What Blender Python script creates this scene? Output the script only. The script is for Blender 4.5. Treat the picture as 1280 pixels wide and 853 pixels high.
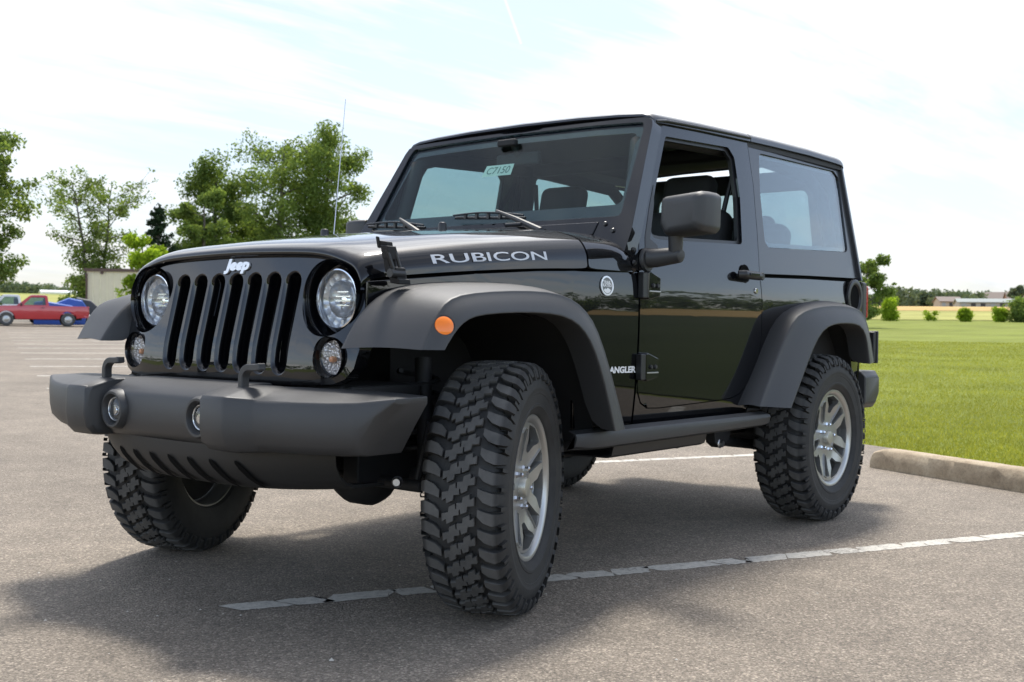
import bpy, bmesh, math, random
import numpy as np
from mathutils import Vector, Matrix, noise
R_ = math.radians
for o in list(bpy.data.objects): bpy.data.objects.remove(o)
S = bpy.context.scene
COL = S.collection
random.seed(7)

# ------------------------------------------------------------------ camera, sky, sun, exposure
CAM = Vector((2.7316, 3.0434, 0.9027)); YAW, PITCH, ROLL, FPX = 3.8175, -0.0116, 0.0143, 1396.6
fw = Vector((math.cos(PITCH)*math.cos(YAW), math.cos(PITCH)*math.sin(YAW), math.sin(PITCH)))
r0 = fw.cross(Vector((0, 0, 1))).normalized(); u0 = r0.cross(fw)
CR = r0*math.cos(ROLL)+u0*math.sin(ROLL); CU = -r0*math.sin(ROLL)+u0*math.cos(ROLL)
cd = bpy.data.cameras.new('camera'); cam = bpy.data.objects.new('camera', cd); COL.objects.link(cam)
cam.matrix_world = Matrix(((CR.x, CU.x, -fw.x, CAM.x), (CR.y, CU.y, -fw.y, CAM.y), (CR.z, CU.z, -fw.z, CAM.z), (0, 0, 0, 1)))
cd.sensor_width = 36; cd.lens = FPX*36/1280; cd.clip_end = 4000; cd.clip_start = .05
cd.dof.use_dof = True; cd.dof.focus_distance = 3.6; cd.dof.aperture_fstop = 8.0
S.camera = cam
S.view_settings.view_transform = 'Standard'; S.view_settings.look = 'None'; S.view_settings.gamma = 1
S.view_settings.exposure = 1.32
SUN = Vector((-.40, -.28, 1)).normalized()
SUN_EL = math.asin(SUN.z); SUN_AZ = math.atan2(SUN.x, SUN.y)
sl = bpy.data.lights.new('sun', 'SUN'); sl.energy = 2.0; sl.angle = R_(10.0); sl.color = (1, .955, .88)
so = bpy.data.objects.new('sun', sl); COL.objects.link(so)
so.rotation_euler = SUN.to_track_quat('Z', 'Y').to_euler(); so.location = (-20, -14, 50)


class NT:
    """small helper round a node tree"""
    def __init__(s, tree): s.t = tree; s.n = tree.nodes; s.l = tree.links
    def add(s, typ, **kw):
        n = s.n.new(typ)
        for k, v in kw.items():
            if k.startswith('i_'):
                n.inputs[k[2:].replace('_', ' ')].default_value = v
            else: setattr(n, k, v)
        return n
    def link(s, a, b): s.l.new(a, b)
    def math(s, op, a, b=None, c=None, clamp=False):
        n = s.n.new('ShaderNodeMath'); n.operation = op; n.use_clamp = clamp
        for i, v in enumerate((a, b, c)):
            if v is None: continue
            if isinstance(v, (int, float)): n.inputs[i].default_value = v
            else: s.l.new(v, n.inputs[i])
        return n.outputs[0]
    def noise(s, vec, scale, detail=4, rough=.55, dist=0):
        n = s.n.new('ShaderNodeTexNoise'); n.inputs['Scale'].default_value = scale; n.inputs['Detail'].default_value = detail
        n.inputs['Roughness'].default_value = rough; n.inputs['Distortion'].default_value = dist
        if vec is not None: s.l.new(vec, n.inputs['Vector'])
        return n.outputs['Fac']
    def ramp(s, fac, stops):
        n = s.n.new('ShaderNodeValToRGB'); e = n.color_ramp.elements
        while len(e) < len(stops): e.new(.5)
        for el, (p, c) in zip(e, stops):
            el.position = p; el.color = (c, c, c, 1) if isinstance(c, (int, float)) else (*c, 1)
        s.l.new(fac, n.inputs[0]); return n.outputs[0]
    def mix(s, fac, a, b, blend='MIX'):
        n = s.n.new('ShaderNodeMix'); n.data_type = 'RGBA'; n.blend_type = blend
        for idx, v in ((0, fac), (6, a), (7, b)):
            if isinstance(v, (int, float)): n.inputs[idx].default_value = v
            elif isinstance(v, tuple): n.inputs[idx].default_value = (*v, 1)
            else: s.l.new(v, n.inputs[idx])
        return n.outputs[2]
    def vscale(s, vec, sc):
        n = s.n.new('ShaderNodeMapping'); n.inputs['Scale'].default_value = sc; s.l.new(vec, n.inputs[0]); return n.outputs[0]


W = bpy.data.worlds.new('World'); S.world = W; W.use_nodes = True
T = NT(W.node_tree); T.n.clear()
out = T.add('ShaderNodeOutputWorld'); bg = T.add('ShaderNodeBackground'); T.link(bg.outputs[0], out.inputs[0])
sky = T.add('ShaderNodeTexSky', sky_type='NISHITA', sun_disc=False, sun_elevation=SUN_EL, sun_rotation=SUN_AZ, altitude=200, air_density=1.0, dust_density=2.2, ozone_density=1.6)
tc = T.add('ShaderNodeTexCoord'); sep = T.add('ShaderNodeSeparateXYZ'); T.link(tc.outputs['Generated'], sep.inputs[0])
zz = T.math('ADD', T.math('MAXIMUM', sep.outputs[2], 0.0), .12)
comb = T.add('ShaderNodeCombineXYZ'); T.link(T.math('DIVIDE', sep.outputs[0], zz), comb.inputs[0]); T.link(T.math('DIVIDE', sep.outputs[1], zz), comb.inputs[1])
rot = T.add('ShaderNodeMapping'); rot.inputs['Rotation'].default_value = (0, 0, R_(25)); rot.inputs['Scale'].default_value = (.55, 1.15, 1); rot.inputs['Location'].default_value = (.9, .35, 0)
T.link(comb.outputs[0], rot.inputs[0])
big = T.noise(rot.outputs[0], 1.05, 7, .58, .35)
streak = T.noise(T.vscale(rot.outputs[0], (.6, 2.4, 1)), 1.7, 6, .6, .6)
dens = T.math('ADD', T.math('MULTIPLY', big, .68), T.math('MULTIPLY', streak, .32))
# thicker cloud towards the sun, thinner and bluer away from it
sund = T.add('ShaderNodeVectorMath', operation='DOT_PRODUCT'); T.link(tc.outputs['Generated'], sund.inputs[0]); sund.inputs[1].default_value = SUN
fwdd = T.add('ShaderNodeVectorMath', operation='DOT_PRODUCT'); T.link(tc.outputs['Generated'], fwdd.inputs[0]); fwdd.inputs[1].default_value = (-.74, -.60, .30)
dens = T.math('ADD', dens, T.math('MULTIPLY', fwdd.outputs['Value'], .085))
# a bank of cloud low down on the side away from the sun
low = T.math('SUBTRACT', 1.0, T.math('MULTIPLY', sep.outputs[2], 3.2), clamp=True)
dens = T.math('ADD', dens, T.math('MULTIPLY', T.math('MULTIPLY', low, T.math('SUBTRACT', .65, fwdd.outputs['Value'], clamp=True)), .16))
gap = T.add('ShaderNodeVectorMath', operation='DOT_PRODUCT'); T.link(tc.outputs['Generated'], gap.inputs[0]); gap.inputs[1].default_value = Vector((-.87, .40, .30)).normalized()   # a clear patch between the clouds
dens = T.math('SUBTRACT', dens, T.math('MULTIPLY', T.math('MULTIPLY', T.math('SUBTRACT', gap.outputs['Value'], .90), 12, clamp=True), .13))
gap3 = T.add('ShaderNodeVectorMath', operation='DOT_PRODUCT'); T.link(tc.outputs['Generated'], gap3.inputs[0]); gap3.inputs[1].default_value = (fw-CR*.13+CU*.33).normalized()
dens = T.math('SUBTRACT', dens, T.math('MULTIPLY', T.math('MULTIPLY', T.math('SUBTRACT', gap3.outputs['Value'], .955), 30, clamp=True), .085))
gap2 = T.add('ShaderNodeVectorMath', operation='DOT_PRODUCT'); T.link(tc.outputs['Generated'], gap2.inputs[0]); gap2.inputs[1].default_value = Vector((.33, -.52, .76)).normalized()   # another, high up on the passenger side
dens = T.math('SUBTRACT', dens, T.math('MULTIPLY', T.math('MULTIPLY', T.math('SUBTRACT', gap2.outputs['Value'], .80), 7, clamp=True), .16))
cf = T.ramp(dens, [(.475, .05), (.58, .55), (.70, 1.0)])
shade = T.ramp(T.noise(rot.outputs[0], 2.3, 6, .6, .4), [(.3, (.80, .83, .88)), (.62, (1.0, .995, .98))])
glow = T.math('ADD', .41, T.math('MULTIPLY', T.math('POWER', T.math('MAXIMUM', sund.outputs['Value'], 0.0), 5.0), 2.6))
# cloud and haze facing the sun are brighter on the far side of the sky from it
back = T.math('MULTIPLY', T.math('SUBTRACT', .80, fwdd.outputs['Value'], clamp=True), .85)
back = T.math('MULTIPLY', back, T.math('SUBTRACT', 1.15, T.math('MULTIPLY', sep.outputs[2], 1.6), clamp=True))
glow = T.math('ADD', glow, back)
cl = T.add('ShaderNodeVectorMath', operation='SCALE'); T.link(shade, cl.inputs[0]); T.link(glow, cl.inputs['Scale'])
sk = T.add('ShaderNodeVectorMath', operation='SCALE'); T.link(sky.outputs[0], sk.inputs[0]); T.link(T.math('MULTIPLY_ADD', back, .24, .078), sk.inputs['Scale'])
def pdir(px, py): return (fw+CR*((px-640)/FPX)-CU*((py-426.5)/FPX)).normalized()
tA, tB = pdir(627, -12), pdir(651, 54)       # an old vapour trail, high up
dn = T.add('ShaderNodeVectorMath', operation='DOT_PRODUCT'); T.link(tc.outputs['Generated'], dn.inputs[0]); dn.inputs[1].default_value = tA.cross(tB).normalized()
dm = T.add('ShaderNodeVectorMath', operation='DOT_PRODUCT'); T.link(tc.outputs['Generated'], dm.inputs[0]); dm.inputs[1].default_value = ((tA+tB)/2).normalized()
nrm = T.add('ShaderNodeVectorMath', operation='NORMALIZE'); T.link(tc.outputs['Generated'], nrm.inputs[0])
wide = T.math('SUBTRACT', 1.0, T.math('DIVIDE', T.math('ABSOLUTE', dn.outputs['Value']), .0016), clamp=True)
span = T.math('GREATER_THAN', dm.outputs['Value'], math.cos(tA.angle(tB)*.52))
trail = T.math('MULTIPLY', T.math('MULTIPLY', wide, span), .34)
hazy = T.mix(.30, sk.outputs[0], (.40, .42, .45))      # thin veil over the blue
skyc = T.mix(cf, hazy, cl.outputs[0])
T.link(T.mix(trail, skyc, (.62, .62, .62)), bg.inputs['Color']); bg.inputs['Strength'].default_value = 1.0


# ------------------------------------------------------------------ helpers
def sp(t, k): return k*math.log1p(math.exp(min(60, t/k)))
def sstep(a, b, x):
    t = min(1, max(0, (x-a)/(b-a))); return t*t*(3-2*t)
def ground_z(x, y):
    r = math.hypot(x+1, y)+1e-6
    w = sstep(-.35, .45, (-(x+1)*.78-y*.63)/r)
    return w*max(0, .015*sp(r-12, 4)+.018*sp(r-75, 15)-.006)
def at(px, D, up=0):
    """ground point in the column of direction px (0..1280) at horizontal distance D from the camera"""
    d = fw+CR*((px-640)/FPX); d.z = 0; d.normalize()
    p = CAM+d*D; return Vector((p.x, p.y, ground_z(p.x, p.y)+up))
LE = Vector((-.90, .44, 0)).normalized()      # direction of the stall lines
LM = Vector((.44, .90, 0)).normalized()       # across the stalls


def empty(name, loc=(0, 0, 0), rz=0):
    o = bpy.data.objects.new(name, None); COL.objects.link(o); o.location = loc; o.rotation_euler = (0, 0, rz); o.empty_display_size = .1
    return o
def tag(o, label=None, cat=None, group=None, kind=None):
    for k, v in (('label', label), ('category', cat), ('group', group), ('kind', kind)):
        if v: o[k] = v
    return o


class MB:
    def __init__(s): s.v = []; s.f = []
    def addv(s, vs): i = len(s.v); s.v += [tuple(v) for v in vs]; return i
    def box(s, c, d, rot=None):
        M = rot or Matrix.Identity(3); c = Vector(c)
        i = s.addv([c+M @ Vector((x*d[0]/2, y*d[1]/2, z*d[2]/2)) for x in (-1, 1) for y in (-1, 1) for z in (-1, 1)])
        s.f += [tuple(i+k for k in q) for q in ((0, 1, 3, 2), (4, 6, 7, 5), (0, 4, 5, 1), (2, 3, 7, 6), (0, 2, 6, 4), (1, 5, 7, 3))]; return s
    def grid(s, rows, close_u=False, close_v=False, caps=False):
        n = len(rows[0]); i = s.addv([p for r in rows for p in r]); m = len(rows)
        for a in range(m if close_v else m-1):
            for b in range(n if close_u else n-1):
                s.f.append((i+a*n+b, i+a*n+(b+1) % n, i+((a+1) % m)*n+(b+1) % n, i+((a+1) % m)*n+b))
        if caps:
            s.f.append(tuple(i+b for b in range(n))[::-1]); s.f.append(tuple(i+(m-1)*n+b for b in range(n)))
        return s
    def tube(s, pts, r, n=10, caps=True, closed=False):
        pts = [Vector(p) for p in pts]; rows = []; prev = None
        for k, p in enumerate(pts):
            a = pts[k-1] if k or closed else p; b = pts[(k+1) % len(pts)] if k < len(pts)-1 or closed else p
            t = (b-a).normalized()
            if prev is None:
                prev = t.orthogonal().normalized()
            prev = (prev-t*prev.dot(t)).normalized(); q = t.cross(prev); rr = r[k] if isinstance(r, (list, tuple)) else r
            rows.append([p+prev*rr*math.cos(2*math.pi*j/n)+q*rr*math.sin(2*math.pi*j/n) for j in range(n)])
        return s.grid(rows, close_u=True, close_v=closed, caps=caps and not closed)
    def lathe(s, prof, n=48, M=None, closed=False):
        """profile (radius, axial) round the local Y axis; M maps to place"""
        M = M or Matrix.Identity(4); rows = []
        for r, y in prof:
            rows.append([M @ Vector((r*math.cos(2*math.pi*j/n), y, r*math.sin(2*math.pi*j/n))) for j in range(n)])
        return s.grid(rows, close_u=True, close_v=closed)
    def prism(s, poly, M, h):
        """poly (a,b) extruded along the third axis by h, placed by M (4x4)"""
        n = len(poly); i = s.addv([M @ Vector((a, b, 0)) for a, b in poly]+[M @ Vector((a, b, h)) for a, b in poly])
        s.f.append(tuple(range(i, i+n))[::-1]); s.f.append(tuple(range(i+n, i+2*n)))
        for k in range(n): s.f.append((i+k, i+(k+1) % n, i+n+(k+1) % n, i+n+k))
        return s
    def build(s, name, mat, parent=None, bevel=0, seg=2, smooth=35, flip=1, solid=0, off=-1, recalc=True, subd=0):
        me = bpy.data.meshes.new(name)
        v = s.v if flip == 1 else [(x, -y, z) for x, y, z in s.v]
        f = s.f if flip == 1 else [q[::-1] for q in s.f]
        me.from_pydata(v, [], f); me.update()
        return finish(name, me, mat, parent, bevel, seg, smooth, solid, off, recalc, subd)


def finish(name, me, mat, parent=None, bevel=0, seg=2, smooth=35, solid=0, off=-1, recalc=True, subd=0):
    if recalc:
        bm = bmesh.new(); bm.from_mesh(me); bmesh.ops.remove_doubles(bm, verts=bm.verts, dist=1e-6)
        bmesh.ops.recalc_face_normals(bm, faces=bm.faces); bm.to_mesh(me); bm.free()
    o = bpy.data.objects.new(name, me); COL.objects.link(o)
    me.materials.append(mat)
    if smooth:
        me.polygons.foreach_set('use_smooth', [True]*len(me.polygons))
        if not bevel and smooth < 180 and not solid: me.set_sharp_from_angle(angle=R_(smooth))
    while parent and parent.parent and parent.parent.parent: parent = parent.parent     # thing > part > sub-part, no deeper
    if parent: o.parent = parent
    if subd:
        m = o.modifiers.new('sub', 'SUBSURF'); m.levels = m.render_levels = subd
    if solid:
        m = o.modifiers.new('solid', 'SOLIDIFY'); m.thickness = solid; m.offset = off
    if bevel:
        m = o.modifiers.new('bevel', 'BEVEL'); m.width = bevel; m.segments = seg; m.limit_method = 'ANGLE'; m.angle_limit = R_(38); m.use_clamp_overlap = True
        m.harden_normals = True
    elif solid:
        m = o.modifiers.new('ed', 'EDGE_SPLIT'); m.split_angle = R_(40)
    return o


def panel(name, outline, surf, thick, mat, parent=None, holes=(), cuts=(.08, .08), bevel=.004, flip=1, seg=2, extra=None):
    """a sheet cut to a flat outline (a,b), finely divided, laid on surf(a,b)->xyz and thickened away from the viewer by thick(vector)"""
    bm = bmesh.new(); edges = []
    for loop in [outline]+list(holes):
        vs = [bm.verts.new((a, b, 0)) for a, b in loop]
        edges += [bm.edges.new((vs[i], vs[(i+1) % len(vs)])) for i in range(len(vs))]
    bmesh.ops.triangle_fill(bm, use_beauty=True, use_dissolve=False, edges=edges, normal=(0, 0, 1))
    xs = [p[0] for p in outline]; ys = [p[1] for p in outline]
    for ax, lo, hi, st in ((0, min(xs), max(xs), cuts[0]), (1, min(ys), max(ys), cuts[1])):
        if not st: continue
        k = math.floor(lo/st)+1
        while k*st < hi:
            co = [0, 0, 0]; co[ax] = k*st+1e-5; no = [0, 0, 0]; no[ax] = 1
            bmesh.ops.bisect_plane(bm, geom=bm.verts[:]+bm.edges[:]+bm.faces[:], plane_co=co, plane_no=no, dist=1e-6); k += 1
    bmesh.ops.remove_doubles(bm, verts=bm.verts, dist=1e-5)
    flat = [(v.co.x, v.co.y) for v in bm.verts]; bm.verts.index_update()
    tv = Vector(thick)
    vs = [Vector(surf(a, b)) for a, b in flat]; fs = [[v.index for v in f.verts] for f in bm.faces]
    be = [(e.verts[0].index, e.verts[1].index) for e in bm.edges if len(e.link_faces) == 1]
    bm.free()
    n = len(vs); m = MB(); m.addv(vs+[v+tv for v in vs])
    m.f += [tuple(f) for f in fs]+[tuple(i+n for i in f[::-1]) for f in fs]
    m.f += [(a, b, b+n, a+n) for a, b in be]
    if extra: i = m.addv(extra.v); m.f += [tuple(i+k for k in q) for q in extra.f]
    return m.build(name, mat, parent, bevel=bevel, seg=seg, flip=flip)


def circle(cx, cy, r, n=32, ry=None): return [(cx+r*math.cos(2*math.pi*i/n), cy+(ry or r)*math.sin(2*math.pi*i/n)) for i in range(n)]
def rounded(poly, r, n=5):
    out = []; N = len(poly)
    for i in range(N):
        p = Vector(poly[i]); a = Vector(poly[i-1])-p; b = Vector(poly[(i+1) % N])-p
        ang = a.angle(b); d = min(r/math.tan(ang/2), a.length*.48, b.length*.48)
        p1 = p+a.normalized()*d; p2 = p+b.normalized()*d
        for k in range(n+1):
            t = k/n; out.append(tuple((1-t)**2*p1+2*t*(1-t)*p+t*t*p2))
    return out
def interp(tab, x):
    if x >= tab[0][0] and tab[0][0] > tab[-1][0] or x <= tab[0][0] and tab[0][0] < tab[-1][0]: return tab[0][1]
    for (a, va), (b, vb) in zip(tab, tab[1:]):
        if min(a, b) <= x <= max(a, b): return va+(vb-va)*(x-a)/(b-a)
    return tab[-1][1]
def text_mb(body, size, depth=.002, bold=0, sx=1, shear=0, place=None):
    c = bpy.data.curves.new('lettering', 'FONT'); c.body = body; c.size = size; c.extrude = depth; c.offset = bold; c.align_x = 'CENTER'; c.align_y = 'CENTER'; c.shear = shear; c.resolution_u = 6
    o = bpy.data.objects.new('lettering', c); COL.objects.link(o)
    dg = bpy.context.evaluated_depsgraph_get(); me = bpy.data.meshes.new_from_object(o.evaluated_get(dg))
    m = MB(); m.addv([place(v.co.x*sx, v.co.y, v.co.z) for v in me.vertices]); m.f = [tuple(p.vertices) for p in me.polygons]
    bpy.data.objects.remove(o); bpy.data.curves.remove(c); bpy.data.meshes.remove(me)
    return m


# ------------------------------------------------------------------ materials
def mat(name): 
    m = bpy.data.materials.new(name); m.use_nodes = True; t = NT(m.node_tree); return m, t, t.n['Principled BSDF']
def simple(name, col, rough=.5, metal=0, coat=0, spec=.5, grain=0, gscale=300, var=0):
    m, t, b = mat(name); b.inputs['Base Color'].default_value = (*col, 1); b.inputs['Roughness'].default_value = rough; b.inputs['Metallic'].default_value = metal
    b.inputs['Coat Weight'].default_value = coat; b.inputs['Coat Roughness'].default_value = .02; b.inputs['Specular IOR Level'].default_value = spec
    g = t.add('ShaderNodeNewGeometry')
    if var:
        nz = t.noise(g.outputs['Position'], 3.1, 5, .6)
        t.link(t.mix(nz, tuple(c*(1-var) for c in col), tuple(min(1, c*(1+var)) for c in col)), b.inputs['Base Color'])
        t.link(t.math('ADD', rough-.06, t.math('MULTIPLY', nz, .12)), b.inputs['Roughness'])
    if grain:
        bp = t.add('ShaderNodeBump'); bp.inputs['Strength'].default_value = grain; bp.inputs['Distance'].default_value = .001
        tco = t.add('ShaderNodeTexCoord'); t.link(t.noise(tco.outputs['Object'], gscale, 2), bp.inputs['Height']); t.link(bp.outputs[0], b.inputs['Normal'])
    return m
def paint(name, col, rough=.12, wav=.0):
    m, t, b = mat(name); b.inputs['Base Color'].default_value = (*col, 1); b.inputs['Roughness'].default_value = .35; b.inputs['Coat Weight'].default_value = 1; b.inputs['Coat Roughness'].default_value = rough; b.inputs['Specular IOR Level'].default_value = .04; b.inputs['Coat IOR'].default_value = 1.5
    g = t.add('ShaderNodeNewGeometry'); nz = t.noise(g.outputs['Position'], 1.6, 2)
    dust = t.noise(g.outputs['Position'], 9, 6, .65); t.link(t.math('ADD', rough*.6, t.math('MULTIPLY', dust, rough*.8)), b.inputs['Coat Roughness'])
    sz = t.add('ShaderNodeSeparateXYZ'); t.link(g.outputs['Position'], sz.inputs[0])
    if wav:
        bp = t.add('ShaderNodeBump'); bp.inputs['Strength'].default_value = 1; bp.inputs['Distance'].default_value = wav
        t.link(t.noise(t.vscale(g.outputs['Position'], (1, 1, .55)), 1.7, 1, .4), bp.inputs['Height']); t.link(bp.outputs[0], b.inputs['Coat Normal']); t.link(bp.outputs[0], b.inputs['Normal'])
    return m
M = {}
M['paint'] = paint('gloss_black_paint', (.0018, .002, .003), .022, .0013)
M['hardtop'] = simple('satin_black_hardtop', (.02, .021, .026), .33, coat=.25, grain=.12, gscale=420)
M['plastic'] = simple('grey_black_textured_plastic', (.030, .030, .031), .5, grain=.35, gscale=520, var=.10)
M['trim'] = simple('black_trim', (.012, .012, .013), .42)
M['dark'] = simple('underbody_black', (.008, .008, .009), .7, var=.3)
M['void'] = simple('shadow_gap_black', (.003, .003, .003), .9, spec=.1)  # near-black colour standing in for shade in gaps and hollows
M['interior'] = simple('interior_charcoal', (.012, .012, .013), .75, grain=.3, gscale=200)
M['headliner'] = simple('pale_headliner', (.045, .045, .045), .9)
M['fabric'] = simple('seat_cloth', (.022, .022, .024), .9, grain=.6, gscale=350)
M['chrome'] = simple('chrome', (.72, .73, .75), .12, metal=1)
M['steel'] = simple('dull_steel', (.45, .45, .46), .35, metal=1)
M['alloy'] = simple('satin_alloy', (.40, .40, .39), .36, metal=.85, var=.06)
M['alloy_dark'] = simple('alloy_recess', (.22, .22, .215), .45, metal=.8)
M['badge'] = simple('silver_badge', (.74, .75, .77), .3, metal=.5)
M['decal'] = simple('silver_decal', (.50, .51, .53), .35, metal=.2)
M['amber'] = simple('amber_lens', (.85, .19, .006), .3, coat=.25)
M['redlens'] = simple('red_lens', (.35, .012, .012), .15, coat=.8)
M['white_text'] = simple('white_lettering', (.75, .75, .75), .4)
M['frit'] = simple('glass_border_black', (.012, .014, .022), .08, coat=.6)

def rubber():
    m, t, b = mat('tyre_rubber'); g = t.add('ShaderNodeTexCoord')
    n = t.noise(g.outputs['Object'], 14, 6, .65)
    q = t.add('ShaderNodeSeparateXYZ'); t.link(g.outputs['Object'], q.inputs[0])
    rad = t.math('SQRT', t.math('ADD', t.math('POWER', q.outputs[0], 2), t.math('POWER', q.outputs[2], 2)))
    worn = t.math('MULTIPLY', t.math('SUBTRACT', rad, .390), 160, clamp=True)           # dusty, scuffed block tops
    base = t.ramp(n, [(.3, (.016, .016, .016)), (.7, (.030, .029, .028))])
    t.link(t.mix(worn, base, t.ramp(n, [(.3, (.050, .049, .047)), (.7, (.085, .082, .078))])), b.inputs['Base Color']); b.inputs['Roughness'].default_value = .68
    b.inputs['Specular IOR Level'].default_value = .35
    bp = t.add('ShaderNodeBump'); bp.inputs['Strength'].default_value = .3; bp.inputs['Distance'].default_value = .002
    t.link(t.noise(g.outputs['Object'], 160, 3), bp.inputs['Height']); t.link(bp.outputs[0], b.inputs['Normal'])
    return m
M['rubber'] = rubber()

def glass(name, tint, f0=1.0, rough=0.0):
    m = bpy.data.materials.new(name); m.use_nodes = True; t = NT(m.node_tree); t.n.clear()
    o = t.add('ShaderNodeOutputMaterial'); mx = t.add('ShaderNodeMixShader'); tr = t.add('ShaderNodeBsdfTransparent'); gl = t.add('ShaderNodeBsdfGlossy')
    tr.inputs[0].default_value = (*tint, 1); gl.inputs['Roughness'].default_value = rough; gl.inputs[0].default_value = (1, 1, 1, 1)
    g = t.add('ShaderNodeNewGeometry'); dp = t.add('ShaderNodeVectorMath', operation='DOT_PRODUCT'); t.link(g.outputs['Normal'], dp.inputs[0]); t.link(g.outputs['Incoming'], dp.inputs[1])
    sch = t.math('MULTIPLY_ADD', t.math('POWER', t.math('SUBTRACT', 1, t.math('ABSOLUTE', dp.outputs['Value'])), 5), .96, .042)
    t.link(t.math('MULTIPLY', sch, f0, clamp=True), mx.inputs[0]); t.link(tr.outputs[0], mx.inputs[1]); t.link(gl.outputs[0], mx.inputs[2]); t.link(mx.outputs[0], o.inputs[0])
    return m
M['glass'] = glass('windshield_glass', (.82, .90, .89), .5)
M['glass_dark'] = glass('tinted_glass', (.62, .71, .72), 1.6)
M['lens'] = glass('clear_lens', (.93, .95, .96), 1.0)

def reflector(name, col, sc=34):
    m, t, b = mat(name); g = t.add('ShaderNodeTexCoord'); b.inputs['Metallic'].default_value = .75; b.inputs['Roughness'].default_value = .3
    v = t.add('ShaderNodeTexVoronoi'); v.inputs['Scale'].default_value = sc; t.link(g.outputs['Object'], v.inputs['Vector'])
    t.link(t.mix(v.outputs['Distance'], tuple(c for c in col), tuple(c*.5 for c in col)), b.inputs['Base Color'])
    bp = t.add('ShaderNodeBump'); bp.inputs['Strength'].default_value = .8; bp.inputs['Distance'].default_value = .01; t.link(v.outputs['Distance'], bp.inputs['Height']); t.link(bp.outputs[0], b.inputs['Normal'])
    return m
M['reflector'] = reflector('lamp_reflector', (.55, .56, .58))
M['fog_reflector'] = reflector('fog_reflector', (.95, .95, .95))
M['signal_reflector'] = reflector('signal_reflector', (.80, .72, .68), 110)
M['valance'] = simple('dark_valance_plastic', (.016, .0155, .015), .6, grain=.3, gscale=500)

def asphalt():
    m, t, b = mat('worn_asphalt'); g = t.add('ShaderNodeNewGeometry'); P = g.outputs['Position']
    v = t.add('ShaderNodeTexVoronoi'); v.inputs['Scale'].default_value = 125; t.link(P, v.inputs['Vector'])
    v2 = t.add('ShaderNodeTexVoronoi'); v2.inputs['Scale'].default_value = 260; t.link(P, v2.inputs['Vector'])
    sepc = t.add('ShaderNodeSeparateColor'); t.link(v.outputs['Color'], sepc.inputs[0]); sepd = t.add('ShaderNodeSeparateColor'); t.link(v2.outputs['Color'], sepd.inputs[0])
    stone = t.ramp(sepc.outputs[0], [(0, (.070, .060, .052)), (.4, (.150, .131, .112)), (.8, (.235, .205, .174)), (1, (.42, .37, .32))])
    fine = t.ramp(sepd.outputs[0], [(0, (.075, .065, .056)), (.6, (.175, .153, .131)), (1, (.33, .29, .25))])
    c = t.mix(.5, stone, fine)
    c = t.mix(t.ramp(v.outputs['Distance'], [(.25, 0), (.55, .35)]), c, (.05, .046, .043))
    big = t.noise(P, .55, 5, .6); med = t.noise(P, 4.5, 5, .65)
    c = t.mix(1, c, t.ramp(big, [(.3, .82), (.7, 1.14)]), 'MULTIPLY'); c = t.mix(1, c, t.ramp(med, [(.3, .86), (.7, 1.1)]), 'MULTIPLY'); c = t.mix(1, c, (1.30, 1.255, 1.165), 'MULTIPLY')
    oil = t.noise(P, 1.3, 3, .5); c = t.mix(t.ramp(oil, [(.66, 0), (.76, .45)]), c, (.045, .04, .036))
    t.link(c, b.inputs['Base Color']); b.inputs['Roughness'].default_value = .85; b.inputs['Specular IOR Level'].default_value = .3
    bp = t.add('ShaderNodeBump'); bp.inputs['Strength'].default_value = .55; bp.inputs['Distance'].default_value = .005
    h = t.math('ADD', t.math('MULTIPLY', v.outputs['Distance'], -1), t.math('MULTIPLY', sepc.outputs[1], .5)); t.link(h, bp.inputs['Height']); t.link(bp.outputs[0], b.inputs['Normal'])
    return m
M['asphalt'] = asphalt()
def line_paint():
    m, t, b = mat('worn_line_paint'); g = t.add('ShaderNodeNewGeometry'); P = g.outputs['Position']
    c = t.ramp(t.noise(P, 38, 7, .7), [(.3, (.27, .26, .24)), (.48, (.44, .415, .365)), (.75, (.56, .53, .47))])
    c = t.mix(t.ramp(t.math('ADD', t.math('MULTIPLY', t.noise(P, 75, 6, .75), .6), t.math('MULTIPLY', t.noise(P, 5, 4, .6), .4)), [(.53, 0), (.60, .85)]), c, (.15, .135, .118))
    t.link(c, b.inputs['Base Color']); b.inputs['Roughness'].default_value = .8
    bp = t.add('ShaderNodeBump'); bp.inputs['Strength'].default_value = .5; bp.inputs['Distance'].default_value = .003; t.link(t.noise(P, 130, 3), bp.inputs['Height']); t.link(bp.outputs[0], b.inputs['Normal'])
    return m
M['line'] = line_paint()
M['far_line'] = simple('faded_white_line', (.55, .54, .50), .8, var=.12)
def concrete():
    m, t, b = mat('weathered_concrete'); g = t.add('ShaderNodeNewGeometry'); P = g.outputs['Position']
    c = t.ramp(t.noise(P, 7, 8, .7), [(.28, (.21, .16, .105)), (.5, (.36, .285, .195)), (.75, (.48, .40, .29))])
    c = t.mix(t.ramp(t.noise(P, 60, 4, .7), [(.5, 0), (.72, .55)]), c, (.15, .12, .085))
    t.link(c, b.inputs['Base Color']); b.inputs['Roughness'].default_value = .9
    bp = t.add('ShaderNodeBump'); bp.inputs['Strength'].default_value = .7; bp.inputs['Distance'].default_value = .006; t.link(t.noise(P, 45, 6, .7), bp.inputs['Height']); t.link(bp.outputs[0], b.inputs['Normal'])
    return m
M['concrete'] = concrete()
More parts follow.
